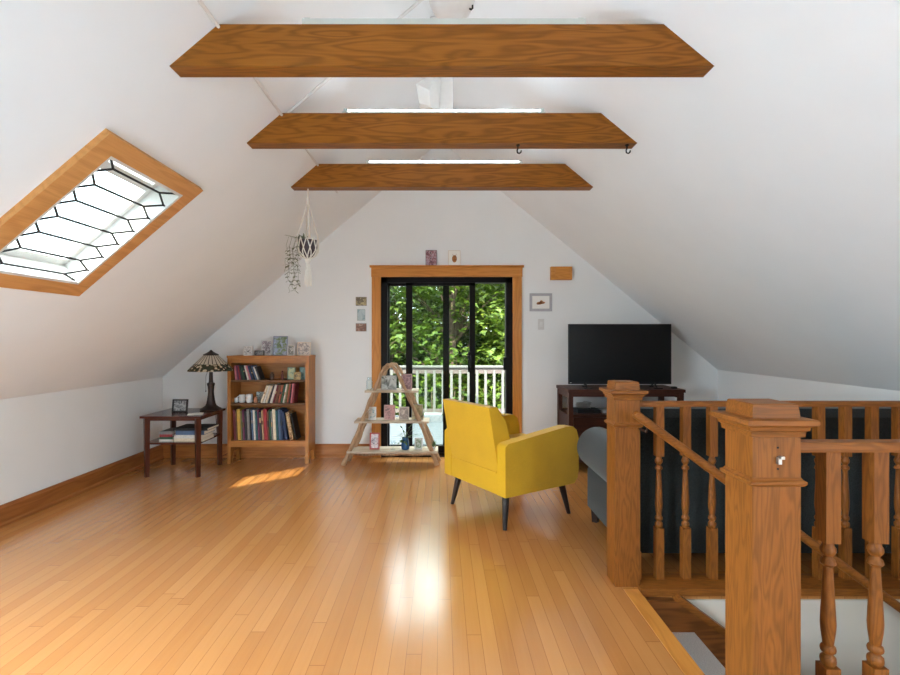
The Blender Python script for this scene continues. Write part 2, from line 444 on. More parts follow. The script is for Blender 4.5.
# door casing
zc = Z_(266.5, YB)
g = MB()
g.box(cx0, DX0 + .004, YB - .024, YB, 0, DZ1); g.box(DX1 - .004, cx1, YB - .024, YB, 0, DZ1)
t1 = struct(thing('trim_1', None, None, ((cx0 + cx1) / 2, YB, 0)))
g.bevel(.003, 1).build('door_casing', M['casing'], t1)
g = MB(); g.box(cx0 - .005, cx1 + .005, YB - .03, YB, DZ1 - .004, zc - .012)
g.prism([(YB, zc - .014), (YB - .034, zc - .014), (YB - .05, zc - .003), (YB - .052, zc + .008), (YB, zc + .008)], 'X', cx0 - .022, cx1 + .022)
g.build('head_casing', M['casingx'], t1, sharp=.3)

# ------------------------------------------------------------------ skylight
w1 = struct(thing('window_1', None, None, LS((SKY[0] + SKY[1]) / 2, SKY[2], 0)))
oy0, oy1, os0, os1 = 2.285, 3.175, 1.135, 2.17
f = MB()
A = [(oy0, os0), (oy1, os0), (oy1, os1), (oy0, os1)]; B = [(SKY[0], SKY[2]), (SKY[1], SKY[2]), (SKY[1], SKY[3]), (SKY[0], SKY[3])]
for i in range(4):                       # four mitred casing boards standing proud of the plaster
    j = (i + 1) % 4
    f.hexa([LS(*A[i], 0), LS(*A[j], 0), LS(*B[j], 0), LS(*B[i], 0), LS(*A[i], .032), LS(*A[j], .032), LS(*B[j], .032), LS(*B[i], .032)])
f.bevel(.003, 1).build('skylight_casing', M['skyfr'], w1)
f = MB(); e = .018
f.box(SKY[0], SKY[0] + e, SKY[2], SKY[3], -T_ROOF, .03, 0, LS); f.box(SKY[1] - e, SKY[1], SKY[2], SKY[3], -T_ROOF, .03, 0, LS)
f.box(SKY[0] + e, SKY[1] - e, SKY[2], SKY[2] + e, -T_ROOF, .03, 0, LS); f.box(SKY[0] + e, SKY[1] - e, SKY[3] - e, SKY[3], -T_ROOF, .03, 0, LS)
f.build('skylight_jamb', M['white'], w1, smooth=False)
gy0, gy1, gs0, gs1 = SKY[0] + e, SKY[1] - e, SKY[2] + e, SKY[3] - e
pan = MB().box(gy0, gy1, gs0, gs1, .012, .016, 0, LS).build('leaded_pane', M['glass2'], w1, smooth=False)
f = MB()
def came(a, b2): f.tube([LS(a[0], a[1], .014), LS(b2[0], b2[1], .014)], .0062, 6)
hy0, hy1, tip, sp_ = 2.505, 2.915, .085, .1215
sv = [gs0 + .035 + sp_ * k for k in range(7)]
for k, s in enumerate(sv):
    came((hy0, s), (hy1, s))
    if k < len(sv) - 1:
        m_ = s + sp_ / 2
        came((hy0, s), (hy0 - tip, m_)); came((hy0 - tip, m_), (hy0, s + sp_)); came((hy0 - tip, m_), (gy0, m_))
        came((hy1, s), (hy1 + tip + .04, m_)); came((hy1 + tip + .04, m_), (hy1, s + sp_)); came((hy1 + tip + .04, m_), (gy1, m_))
came((hy0, sv[0]), (gy0 + .02, gs0)); came((hy1, sv[0]), (gy1 - .02, gs0)); came((hy0, sv[-1]), (gy0 + .02, gs1)); came((hy1, sv[-1]), (gy1 - .02, gs1))
f.build('lead_cames', M['lead'], pan)
f = MB()                                   # the roof window above it
f.box(gy0 - .02, gy0 + .035, gs0 - .02, gs1 + .02, -.165, -.105, 0, LS); f.box(gy1 - .035, gy1 + .02, gs0 - .02, gs1 + .02, -.165, -.105, 0, LS)
f.box(gy0, gy1, gs0 - .02, gs0 + .05, -.165, -.105, 0, LS); f.box(gy0, gy1, gs1 - .05, gs1 + .02, -.165, -.105, 0, LS)
f.box(gy0, gy1, 1.93, 1.985, -.16, -.11, 0, LS)
f.build('roof_sash', M['offwhite'], w1, smooth=False)
MB().box(gy0, gy1, gs0, gs1, -.138, -.132, 0, LS).build('outer_pane', M['glass'], w1, smooth=False)
for i_, (FILLSKY, LS_) in enumerate([(k_, LS) for k_ in FILLSKY_L] + [(FILLSKY_R, RS)]):  # casings and panes of the unseen, added skylights
    w2 = struct(thing('window_%d' % (i_ + 2), None, None, LS_(FILLSKY[0], FILLSKY[2], 0)))
    f = MB()
    for (a0, a1, s0, s1) in ((FILLSKY[0], FILLSKY[0] + .05, FILLSKY[2], FILLSKY[3]), (FILLSKY[1] - .05, FILLSKY[1], FILLSKY[2], FILLSKY[3]), (FILLSKY[0], FILLSKY[1], FILLSKY[2], FILLSKY[2] + .05), (FILLSKY[0], FILLSKY[1], FILLSKY[3] - .05, FILLSKY[3])):
        f.box(a0, a1, s0, s1, -.11, .02, 0, LS_)
    f.build('skylight_casing', M['skyfr'], w2, smooth=False)
    MB().box(FILLSKY[0] + .04, FILLSKY[1] - .04, FILLSKY[2] + .04, FILLSKY[3] - .04, -.06, -.054, 0, LS_).build('added_frosted_pane', M['frost'], w2, smooth=False)

# ------------------------------------------------------------------ collar beams, tubes, conduit
BZ0, BZ1 = 2.583, 2.771
def slopeX(z): return XL + (z - ZL) / .85, XR - (z - ZR) / .825
names = ['nearest of the three oak ceiling beams, longest in the photo', 'middle oak ceiling beam with two black hooks under it', 'farthest oak ceiling beam, carrying the hanging plant']
BY = [2.248, 3.136, 4.05]; BT = .098
for y, lab in zip(BY, names):
    xa0, xb0 = slopeX(BZ0); xa1, xb1 = slopeX(BZ1)
    g = MB().prism([(xa0, BZ0), (xb0, BZ0), (xb1, BZ1), (xa1, BZ1)], 'Y', y, y + BT).bevel(.004, 1)
    tag(g.build('ceiling_beam', M['beam']), lab, 'beam', 'oak collar beams across the ceiling')
flab = ['grey white fluorescent batten lying on top of the nearest ceiling beam', 'brightly lit fluorescent batten on top of the middle ceiling beam', 'white fluorescent batten on top of the farthest ceiling beam']
ftop = [.030, .012, .012]; ftub = [.024, .021, .020]
for i, y in enumerate(BY):
    r = thing('fluorescent_light', flab[i], 'light', (X_(444, y), y + BT / 2, BZ1), 0, 'fluorescent battens on the beams')
    xc = X_(444, y); hl = .64
    g = MB(); g.box(xc - hl, xc + hl, y + .006, y + .06, BZ1 + .0005, BZ1 + .006)
    for ya in (y + .006, y + .058): g.box(xc - hl, xc + hl, ya, ya + .002, BZ1 + .006, BZ1 + ftop[i])
    g.build('housing', M['fixture'], r, smooth=False)
    MB().tube([(xc - hl + .03, y + .032, BZ1 + ftub[i]), (xc + hl - .03, y + .032, BZ1 + ftub[i])], .013, 12).build('tube', M['tube'], r)
    for sx in (-1, 1): MB().rbox(xc + sx * (hl - .02) - .012, xc + sx * (hl - .02) + .012, y + .016, y + .048, BZ1 + .0061, BZ1 + ftub[i] + .016, .003).build('lamp_holder', M['fixture'], r)
# conduit along the left slope and up to the ridge
sc_ = (-1.011 - XL) / math.cos(TL)
g = MB(); g.tube([LS(YR + .02, sc_, .008), LS(YB - .9, sc_, .008)], .009, 8)
yc2 = 3.17
g.tube([LS(yc2, sc_, .008), LS(yc2, SLl - .03, .008)], .0105, 8)
tag(g.build('wiring_conduit', M['conduit']), 'thin white painted conduit running along the left ceiling slope above the beams', 'conduit')
# white boxes at the ridge
y = 3.42
g = MB()
xa, xb, xm = X_(418, y), X_(453, y), X_(433, y)
g.prism([(X_(430, y), Z_(116, y)), (xb, Z_(116, y)), (xb, ZRIDGE - .05), (X_(430, y), ZRIDGE - .05)], 'Y', y, y + .16)
t = thing('vent_box', 'white faceted vent box hanging from the ceiling ridge above the middle beam', 'vent', (0, y, ZRIDGE))
g.bevel(.004, 1).build('duct_casing', M['white'], t)
g = MB(); zz = lambda p: Z_(p, y)
P = [(X_(429, y), y - .02, zz(77)), (X_(436, y), y - .10, zz(82)), (X_(430, y), y - .12, zz(99)), (X_(416.5, y), y - .06, zz(88)), (X_(419, y), y - .02, zz(104)), (X_(431, y), y - .08, zz(112)), (X_(440, y), y, zz(112)), (X_(441, y), y, zz(80)), (X_(420, y), y + .05, zz(108)), (X_(418, y), y + .05, zz(84))]
for p in P: g.bm.verts.new(p)
bmesh.ops.convex_hull(g.bm, input=g.bm.verts)
g.build('deflector', M['white'], t, smooth=False)
y = 2.72
t = thing('ceiling_pendant', 'white rounded pendant with a small black hook at the top of the photo', 'pendant', (X_(452, y), y, ZRIDGE))
xc = X_(452, y); zb = Z_(17, y)
MB().lathe([(.001, 0), (.06, .004), (.10, .03), (.125, .085), (.12, .14), (.07, .2), (.03, .24), (.02, ZRIDGE - zb - .02)], (xc, y, zb), 20).build('dome', M['white'], t, sharp=.9)
MB().tube([(X_(472, y), y - .05, zb + .03), (X_(472, y), y - .055, zb + .012), (X_(470.5, y), y - .055, zb + .004), (X_(469, y), y - .055, zb + .01)], .005).build('hook', M['blackm'], t)
# two hooks under the middle beam
def hook(px, lab):
    y = 3.136 + .03; x = X_(px, y); z = BZ0
    g = MB()
    g.lathe([(.012, -.006), (.012, 0)], (x, y, z), 10)
    g.tube([(x, y, z), (x, y, z - .022), (x - .006, y, z - .036), (x - .004, y, z - .05), (x + .008, y, z - .054), (x + .018, y, z - .048), (x + .021, y, z - .036)][::1], .0045, 8)
    tag(g.build('ceiling_hook', M['blackm']), lab, 'hook', 'black hooks under the middle beam')
hook(518, 'black screw hook under the middle beam, the one nearer the door')
hook(627, 'black screw hook at the right end of the middle beam')

# ------------------------------------------------------------------ stairwell
ZLOW = -2.7
b = MB()
b.box(SX0 - .02, XR + .02, SY1, SY1 + .1, ZLOW, -.281); b.box(SX0 - .02, XR + .02, SY0 - .1, SY0, ZLOW, -.281)
b.box(SX0 - .12, SX0 - .02, SY0 - .1, SY1 + .1, ZLOW, -.281); b.box(XR, XR + .1, SY0 - .1, SY1 + .1, ZLOW, -.281)
b.box(SX0 - .12, XR + .1, SY0 - .1, SY1 + .1, ZLOW - .1, ZLOW)
b.box(SX0, XR, SY1 - .012, SY1, -.281, -.05); b.box(SX0, XR, SY0, SY0 + .012, -.281, -.03); b.box(XR - .012, XR, SY0 + .012, SY1 - .012, -.281, 0)
struct(b.build('wall_stairwell', M['stairwall'], smooth=False))
st = thing('staircase', 'staircase with grey carpeted treads going down beside the balustrade', 'stairs', (SX0 + .8, (SY0 + SY1) / 2, ZLOW))
RUN, RISE = .26, .20
for k in range(1, 9):
    x0 = SX0 + (k - 1) * RUN; z = -RISE * k
    MB().rbox(x0 + .002, x0 + RUN + .022, SY0 + .05, SY1 - .05, z - .035, z, .016, 3).build('tread', M['carpet'], st)
    MB().box(x0 + RUN - .006, x0 + RUN + .004, SY0 + .05, SY1 - .05, z - RISE + .002, z - .03).build('riser', M['stringer'] if k > 1 else M['carpet'], st, smooth=False)
MB().box(SX0 - .012, SX0 + .006, SY0 + .05, SY1 - .05, -RISE + .002, -.031).build('riser', M['stringer'], st, smooth=False)
def slp(x): return -.023 - .73 * (x - 1.266)
for yy0, yy1 in ((SY1 - .05, SY1 - .0125), (SY0 + .0125, SY0 + .05)):
    xe = XR - .02
    g = MB().prism([(SX0 - .01, -.03), (1.24, -.035), (xe, slp(xe) - .03), (xe, slp(xe) - .36), (SX0 - .01, slp(SX0) - .36)], 'Y', yy0, yy1)
    o = g.build('stringer', M['stringer'], st, smooth=False)
    yc0, yc1 = (yy0 - .012, yy1) if yy0 > 2 else (yy0, yy1 + .012)
    MB().prism([(1.235, -.032), (xe, slp(xe) - .028), (xe, slp(xe) + .006), (1.26, -.006)], 'Y', yc0, yc1).bevel(.005, 2).build('stringer_cap', M['oakx'], o)
# floor nosing round the opening
g = MB(); g.rbox(SX0 - .075, SX0 + .004, SY0, SY1, -.03, .004, .008, 2)
struct(g.build('trim_2', M['casingy']))

def newel(name, x0, y0, s, ztop, label, holes=False):
    x1, y1 = x0 + s, y0 + s; xc, yc = (x0 + x1) / 2, (y0 + y1) / 2
    t = thing('newel_post', label, 'newel post', (xc, yc, .0), 0, 'square oak newel posts')
    sh = MB().box(x0, x1, y0, y1, 0.001, ztop - .09).bevel(.003, 1).build('shaft', M['oakz'], t)
    h = s / 2
    def sq(prof):
        g = MB(); rings = []
        for o_, z in prof:
            rings.append([g.bm.verts.new((xc + a * (h + o_), yc + b_ * (h + o_), z)) for a, b_ in ((-1, -1), (1, -1), (1, 1), (-1, 1))])
        for i in range(len(rings) - 1):
            for k in range(4): g._face([rings[i][k], rings[i][(k + 1) % 4], rings[i + 1][(k + 1) % 4], rings[i + 1][k]])
        g._face(rings[0]); g._face(rings[-1]); return g
    Zt = ztop
    sq([(.002, Zt - .10), (.008, Zt - .098), (.010, Zt - .082), (.016, Zt - .078), (.018, Zt - .068), (.028, Zt - .062), (.034, Zt - .060), (.034, Zt - .047), (.030, Zt - .044), (.0, Zt - .043), (-.004, Zt - .003), (-.007, Zt)]).build('cap', M['oakx'], t, smooth=False)
    zn = ztop - .235
    sq([(.0005, zn - .014), (.007, zn - .011), (.012, zn - .004), (.012, zn + .003), (.005, zn + .007), (.0005, zn + .014)]).build('neck_moulding', M['oakx'], t, smooth=False)
    if holes:
        g = MB(); xm = xc + .003; zm = ztop - .165
        g.rbox(xm - .005, xm + .005, y0 - .012, y0 + .001, zm - .014, zm + .006, .002); g.rbox(xm - .002, xm + .010, y0 - .018, y0 - .004, zm + .002, zm + .010, .002)
        g.build('gate_latch', M['steel'], t)
        for dz in (.034, -.030): MB().tube([(xm, y0 - .0015, zm + dz), (xm, y0 + .002, zm + dz)], .003, 8).build('screw', M['blackm'], t)
    return t
newel('n', .935, 1.505, .145, 1.161, 'large square oak newel post nearest the camera, with a small metal latch', True)
newel('f', .945, 2.73, .137, 1.119, 'square oak newel post beside the sofa, at the far corner of the stairwell')

def baluster_mb(x, y, s, z0, zb, zt_, z1):
    h = s / 2; g = MB()
    g.rbox(x - h, x + h, y - h, y + h, z0, zb, .004, 1); g.rbox(x - h, x + h, y - h, y + h, zt_, z1, .004, 1)
    L = zt_ - zb
    pr = [(.0, .7), (.02, .95), (.045, 1.0), (.07, .95), (.085, .65), (.10, .62), (.115, .92), (.135, .98), (.155, .9), (.17, .66), (.2, .72), (.28, .9), (.34, .96), (.45, .88), (.6, .74), (.75, .62), (.80, .58), (.815, .85), (.825, .98), (.855, .85), (.87, .58), (.885, .56), (.90, .8), (.925, .98), (.95, .94), (.97, .72), (1., .7)]
    g.lathe([(max(.001, h * r * .98), zb + L * q) for q, r in pr], (x, y, 0), 16)
    return g
# far balustrade
yf = 2.80
t = thing('balustrade', 'long oak balustrade behind the stairwell, in front of the dark sofa', 'balustrade', (2.1, yf, 0), 0, 'oak stair balustrades')
g = MB(); x0, x1 = 1.083, XR - .002
g.prism([(yf - .028, .978), (yf + .028, .978), (yf + .032, .99), (yf + .024, 1.004), (yf, 1.009), (yf - .024, 1.004), (yf - .032, .99)], 'X', x0, x1)
g.build('top_rail', M['oakx'], t, sharp=.9)
g = MB(); g.rbox(x0, x1, yf - .105, yf + .05, -.001 + .002, .018, .006, 2); g.rbox(x0 - .02, x1, yf - .125, yf - .105 + .02, -.022, .017, .010, 3)
g.build('base_rail', M['oakx'], t)
xb = X_(658.7, yf); k = 0
MB().rbox(1.084, 1.108, yf - .025, yf + .025, .0185, .17, .003).build('end_block', M['oakz'], t)
while xb < XR - .04:
    baluster_mb(xb, yf, .043, .0185, .30, .70, .98).build('baluster', M['oakz'], t, sharp=.8); xb += .1492
# near balustrade
yn = 1.575
t = thing('balustrade', 'oak balustrade right of the nearest newel post, cut by the photo edge', 'balustrade', (2.1, yn, 0), 0, 'oak stair balustrades')
g = MB()
g.prism([(yn - .03, 1.006), (yn + .03, 1.006), (yn + .033, 1.02), (yn + .025, 1.036), (yn, 1.041), (yn - .025, 1.036), (yn - .033, 1.02)], 'X', 1.078, XR - .002)
g.build('top_rail', M['oakx'], t, sharp=.9)
MB().rbox(1.078, XR - .002, yn - .05, yn + .04, .001, .03, .006).build('base_rail', M['oakx'], t)
xb = 1.216
while xb < XR - .04:
    baluster_mb(xb, yn, .046, .0305, .33, .72, 1.008).build('baluster', M['oakz'], t, sharp=.8); xb += .1492
# sloping handrail
yh = 2.625
t = thing('stair_handrail', 'round oak handrail sloping down into the stairwell', 'handrail', (1.009, yh, .9))
a = Vector((1.009, yh, .966)); e_ = Vector((3.05, yh, .966 - .733 * 2.041))
d_ = (e_ - a).normalized()
MB().tube([a, a + d_ * .004, a + d_ * .012, e_], [.014, .0195, .0225, .0225], 16).build('rail', M['oakx'], t, sharp=.9)
for q in (.09, 1.6):
    p = a + d_ * q
    yw = 2.729 if q < .2 else SY1 - .013
    g = MB().tube([p + Vector((0, 0, -.015)), p + Vector((0, .02, -.05)), Vector((p.x, yw, p.z - .05))], .007, 8)
    g.build('bracket', M['bronze'], t)

# ------------------------------------------------------------------ armchair
ca = math.atan2(.537, .843)
f_ = Vector((.843, .537, 0)); l_ = Vector((-.537, .843, 0))
root = Vector((.273, 3.815, 0)) - f_ * .05
ac = thing('armchair', 'mustard yellow upholstered armchair with tapered black legs, seen from behind', 'armchair', tuple(root + Vector((.004, .0, 0))), ca)
def B_(mb, name, mat, sharp=.9, parent=ac): return mb.build(name, mat, parent, local=True, sharp=sharp)
B_(MB().rbox(.0, .70, -.295, .295, .25, .405, .02, 3), 'seat_base', M['yellow'])
B_(MB().rbox(.13, .735, -.278, .278, .402, .52, .04, 4), 'seat_cushion', M['yellow'])
prof = [(.005, .402), (-.080, .872), (-.01, .872), (.065, .775), (.155, .50), (.14, .402)]
bk = B_(MB().rprism(prof, 'Y', -.30, .30, .026, 4), 'backrest', M['yellow'])
g = MB()
for yy in (-.292, .292):
    pass
g.tube([(-.003, -.285, .404), (-.003, .285, .404)], .005, 8)
B_(g, 'seam_piping', M['yellow'], parent=bk)
for sgn in (-1, 1):
    ap = [(-.005, .25), (-.005, .60), (.02, .622), (.59, .69), (.66, .685), (.70, .655), (.722, .59), (.722, .36), (.71, .29), (.675, .25)]
    y0, y1 = (.297, .388) if sgn > 0 else (-.388, -.297)
    B_(MB().rprism(ap, 'Y', y0, y1, .018, 3), 'arm', M['yellow'])
for (lx, ly) in ((.05, -.305), (.05, .325), (.665, -.305), (.665, .305)):
    sx = -.03 if lx < .3 else .05; sy = .02 * (1 if ly > 0 else -1)
    xt = lx + (.035 if lx < .3 else -.03)
    g = MB().tube([(lx + (sx * .3), ly + sy, .0), (xt, ly * .93, .252)], [.015, .029], 14)
    B_(g, 'leg', M['legblack'], .6)

# ------------------------------------------------------------------ sofa
so = thing('sofa', 'dark slate sofa with rolled arms, its back against the far balustrade', 'sofa', (2.07, 3.35, 0))
sx0, sx1 = 1.075, 3.08
MB().rbox(sx0 + .02, sx1 - .02, 2.96, 3.76, .11, .34, .03, 3).build('base', M['slate'], so)
MB().rprism([(2.905, .11), (2.885, .60), (2.89, .90), (2.93, .945), (3.02, .955), (3.10, .92), (3.16, .55), (3.16, .11)], 'X', sx0 + .05, sx1 - .05, .03, 3).build('backrest', M['slate'], so)
for k in range(2):
    xa = sx0 + .17 + k * .825
    MB().rbox(xa, xa + .825, 3.14, 3.80, .34, .50, .05, 4).build('seat_cushion', M['slate'], so)
    MB().rbox(xa, xa + .825, 3.12, 3.32, .48, .90, .07, 4).build('back_cushion', M['slate'], so)
for sgn in (-1, 1):
    xo = sx0 if sgn < 0 else sx1
    c = (xo - sgn * .085, .545); R = .152
    poly = []
    for k in range(22):
        a = -.2 + (PI + 1.35) * k / 21
        poly.append((c[0] + R * math.cos(a) * -sgn, c[1] + R * math.sin(a)))
    poly = [(xo - sgn * .20, .11)] + poly + [(xo - sgn * .012, .385), (xo - sgn * .012, .11)]
    MB().rprism(poly, 'Y', 2.93, 3.735, .022, 3).build('arm', M['slate'], so, sharp=.9)
for lx in (sx0 + .06, sx1 - .06):
    for ly in (3.0, 3.70):
        MB().tube([(lx, ly, 0), (lx, ly, .115)], [.026, .034], 4).build('leg', M['legblack'], so)

# ------------------------------------------------------------------ tv and its stand
yf_, yb_ = 5.14, 5.655
x0, x1, zt_ = X_(557.3, yb_), X_(684, yf_), .83
ts = thing('tv_stand', 'dark brown wooden tv stand with open shelves against the back wall', 'tv stand', ((x0 + x1) / 2, (yf_ + yb_) / 2, 0))
MB().rbox(x0 - .012, x1 + .012, yf_ - .012, yb_, zt_ - .032, zt_, .006).build('top', M['espresso'], ts)
for xa in (x0, x1 - .045):
    g = MB()
    g.box(xa, xa + .045, yf_, yf_ + .06, 0, zt_ - .032); g.box(xa, xa + .045, yb_ - .06, yb_, 0, zt_ - .032)
    g.box(xa + .005, xa + .04, yf_ + .06, yb_ - .06, zt_ - .09, zt_ - .032); g.box(xa + .005, xa + .04, yf_ + .06, yb_ - .06, .08, .56)
    g.build('side_frame', M['espressoz'], ts, smooth=False)
MB().box(x0 + .045, x1 - .045, yf_ + .005, yb_ - .01, .545, .57).build('shelf', M['espresso'], ts, smooth=False)
MB().box(x0 + .045, x1 - .045, yf_ + .005, yb_ - .01, .08, .105).build('shelf', M['espresso'], ts, smooth=False)
g = MB(); g.box(x0 + .045, x1 - .045, yf_ + .004, yf_ + .03, zt_ - .075, zt_ - .032)
g.build('apron', M['espresso'], ts, smooth=False)
xm = (x0 + x1) / 2
MB().box(xm - .02, xm + .02, yf_ + .01, yb_ - .02, .1, zt_ - .033).build('divider', M['espressoz'], ts, smooth=False)
for xa, xb in ((x0 + .05, xm - .025), (xm + .025, x1 - .05)):
    dr = MB().rbox(xa, xb, yf_ - .004, yf_ + .018, .34, .54, .004).build('drawer', M['espresso'], ts)
    MB().lathe([(.006, 0), (.006, .012), (.014, .018), (.012, .028), (.001, .03)], (0, 0, 0), 12).build('knob', M['bronze'], dr, local=True).matrix_local = Matrix.Translation(Vector(((xa + xb) / 2, yf_ - .004, .44)) - Vector(ORG[dr.name])) @ Matrix.Rotation(PI / 2, 4, 'X')
    MB().box(xa, xb, yb_ - .025, yb_ - .015, .105, .54).build('back_panel', M['espresso'], ts, smooth=False)
yt = 5.30
tx0, tx1, tz0, tz1 = X_(568.8, yt), X_(671.3, yt), Z_(384.2, yt), Z_(324, yt)
tv = thing('television', 'large black flat screen television standing on the dark stand', 'television', ((tx0 + tx1) / 2, yt, zt_))
MB().rbox(tx0, tx1, yt, yt + .035, tz0, tz1, .006).build('bezel', M['tvplastic'], tv)
MB().rbox(tx0 + .25, tx1 - .25, yt + .03, yt + .075, tz0 + .05, tz0 + .38, .012).build('rear_housing', M['tvplastic'], tv)
MB().box(tx0 + .008, tx1 - .008, yt - .0015, yt + .002, tz0 + .016, tz1 - .008).build('screen', M['screen'], tv, smooth=False)
MB().box(tx0 + .012, tx0 + .028, yt - .002, yt, tz0 + .012, tz0 + .018).build('logo_badge', M['steel'], tv, smooth=False)
for px in (586, 655):
    x = X_(px, yt)
    g = MB(); g.tube([(x, yt + .02, tz0 + .02), (x - .02, yt - .10, zt_ + .006)], .008); g.tube([(x, yt + .02, tz0 + .02), (x + .02, yt + .15, zt_ + .006)], .008)
    g.rbox(x - .05, x + .03, yt - .12, yt - .09, zt_ + .0005, zt_ + .012, .004); g.rbox(x, x + .04, yt + .13, yt + .17, zt_ + .0005, zt_ + .012, .004)
    g.build('foot', M['tvplastic'], tv)
g = MB(); x = X_(674, 5.22); g.rbox(x - .02, x + .025, 5.2, 5.25, zt_ + .0005, zt_ + .022, .004)
tag(g.build('media_player', M['tvplastic']), 'tiny black box at the right end of the tv stand top', 'media box')
# things in the open compartments of the stand
def simple_box(name, x0, x1, y0, y1, z0, z1, mat, label, cat, group=None, w=.006):
    return tag(MB().rbox(x0, x1, y0, y1, z0, z1, w).build(name, mat), label, cat, group)
simple_box('game_console', x0 + .12, x0 + .36, 5.24, 5.45, .5705, .605, M['tvplastic'], 'flat black console lying in the left compartment of the tv stand', 'console')
o = thing('cable_coil', 'grey coiled cable on the flat black console in the tv stand', 'cable', (x0 + .2, 5.3, .6055))
pts = []
for k in range(60):
    a = k * .45; rr = .055 + .012 * math.sin(k * 1.3)
    pts.append((x0 + .21 + rr * 1.3 * math.cos(a), 5.34 + rr * math.sin(a), .612 + .0011 * k))
MB().tube(pts, .004, 6).build('coil', M['steel'], o)
simple_box('disc_case', x0 + .38, x0 + .50, 5.25, 5.41, .5705, .60, M['greyframe'], 'small light grey case beside the console in the tv stand', 'case')

# ------------------------------------------------------------------ bookcase
by0, by1 = 5.40, 5.685
q = F / by0
bx0, bx1 = X_(227.3, by0), X_(308.6, by0)
bz = lambda p: Z_(p, by0)
bc = thing('bookcase', 'honey oak three-shelf bookcase against the back wall', 'bookcase', ((bx0 + bx1) / 2, by0 + .14, 0))
for xa in (bx0, bx1 - .036):
    g = MB().prism([(by0, 0), (by0 + .05, 0), (by0 + .08, .12), (by1 - .08, .12), (by1 - .05, 0), (by1, 0), (by1, bz(355.7) - .02), (by0, bz(355.7) - .02)], 'X', xa, xa + .036)
    g.bevel(.002, 1).build('side_panel', M['shelfoak'], bc)
MB().rbox(bx0 - .004, bx1 + .004, by0 - .006, by1, bz(355.7) - .022, bz(355.7), .003).build('top', M['shelfoakx'], bc)
MB().box(bx0 + .036, bx1 - .036, by0 + .002, by0 + .022, bz(362.8), bz(355.7) - .022).build('head_rail', M['shelfoakx'], bc, smooth=False)
MB().box(bx0 + .036, bx1 - .036, by0 + .002, by0 + .022, bz(447.2), bz(440.8)).build('bottom_rail', M['shelfoakx'], bc, smooth=False)
SZ = [bz(380.3), bz(403.6), bz(440.8)]
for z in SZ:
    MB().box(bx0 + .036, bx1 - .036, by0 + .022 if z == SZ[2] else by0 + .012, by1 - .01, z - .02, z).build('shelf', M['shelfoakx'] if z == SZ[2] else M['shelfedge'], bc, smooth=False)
MB().box(bx0 + .036, bx1 - .036, by1 - .01, by1 - .002, bz(447.2), bz(356.5)).build('back_panel', M['shelfoakx'], bc, smooth=False)

BOOKC = {'maroon': (116, 40, 48), 'crimson': (156, 46, 52), 'mustard': (206, 164, 70), 'brown': (112, 74, 52), 'grey': (128, 126, 124), 'charcoal': (52, 52, 56), 'plum': (112, 52, 84), 'white': (220, 214, 204), 'teal': (44, 96, 100), 'forest green': (40, 82, 58), 'cream': (222, 206, 178), 'navy': (38, 54, 88), 'slate blue': (78, 100, 130), 'tan': (182, 150, 112), 'pink': (200, 120, 130), 'black': (30, 28, 30), 'rust': (160, 84, 58), 'olive': (112, 112, 70)}
BM = {k: plain('book cloth ' + k, c, .55, var=.12, nscale=40) for k, c in BOOKC.items()}
def book(t, h, d, col, band):
    """upright book, spine to -Y; origin bottom-left-front"""
    g = MB()
    n = 6; poly = []
    for k in range(n + 1):
        a = PI * k / n
        poly.append((t / 2 - t / 2 * math.cos(a), .004 - .006 * math.sin(a) - .0))
    poly = [(x, y) for x, y in poly] + [(t, d), (0, d)]
    g.prism(poly, 'Z', 0, h)
    if band:
        q0 = random.uniform(.35, .7); q1 = q0 + random.uniform(.08, .22)
        g.box(t * .14, t * .86, -.0035, .002, h * q0, h * q1, 1)
    return g
ORD = ['first', 'second', 'third', 'fourth', 'fifth', 'sixth', 'seventh', 'eighth', 'ninth', 'tenth', 'eleventh', 'twelfth', 'thirteenth', 'fourteenth', 'fifteenth', 'sixteenth', 'seventeenth', 'eighteenth', 'nineteenth', 'twentieth', 'twenty-first', 'twenty-second', 'twenty-third', 'twenty-fourth', 'twenty-fifth']
def shelf_books(x, z, specs, lean, where, group, end=None):
    """lean > 0: tops lean to the right; lean < 0: to the left"""
    for i, (col, t, h) in enumerate(specs):
        t *= 1.09
        a = lean if not isinstance(lean, list) else lean[i]
        d = .15 + .03 * random.random()
        mats = [BM[col], BM[random.choice(['cream', 'grey', 'tan', 'charcoal', 'brown'])]]
        o = book(t, h, d, col, random.random() < .35).build('book', mats, None, local=True, smooth=False)
        ca_ = math.cos(a)
        if a >= 0:                      # pivot on the bottom right corner
            o.data.transform(Matrix.Translation((-t, 0, 0)))
            x += t / ca_ + .0012; o.location = (x, by0 + .03, z + .0006)
            x_next = x
        else:
            o.location = (x + .0006, by0 + .03, z + .0006); x_next = x + t / ca_ + .0012
        o.rotation_euler = (0, a, 0); x = x_next
        st_ = 'leaning' if abs(a) > .06 else 'upright'
        tag(o, '%s %s book on the %s, %s from the left' % (st_, col, where, ORD[i]), 'book', group)
    return x
xl, xr = bx0 + .036, bx1 - .036
# bottom shelf
S3 = [('maroon', .022, .33), ('brown', .014, .31), ('mustard', .032, .335), ('olive', .018, .31), ('plum', .020, .33), ('charcoal', .022, .31), ('grey', .028, .335), ('black', .014, .30), ('slate blue', .018, .33), ('white', .020, .325), ('teal', .022, .31), ('plum', .016, .33), ('charcoal', .022, .30), ('tan', .018, .325), ('crimson', .036, .335), ('brown', .016, .31), ('forest green', .018, .33), ('grey', .016, .31), ('cream', .030, .335), ('teal', .022, .32), ('slate blue', .026, .335), ('navy', .018, .33)]
xe = shelf_books(xl + .022, SZ[2], S3, -.045, 'bottom bookcase shelf', 'books on the bottom bookcase shelf')
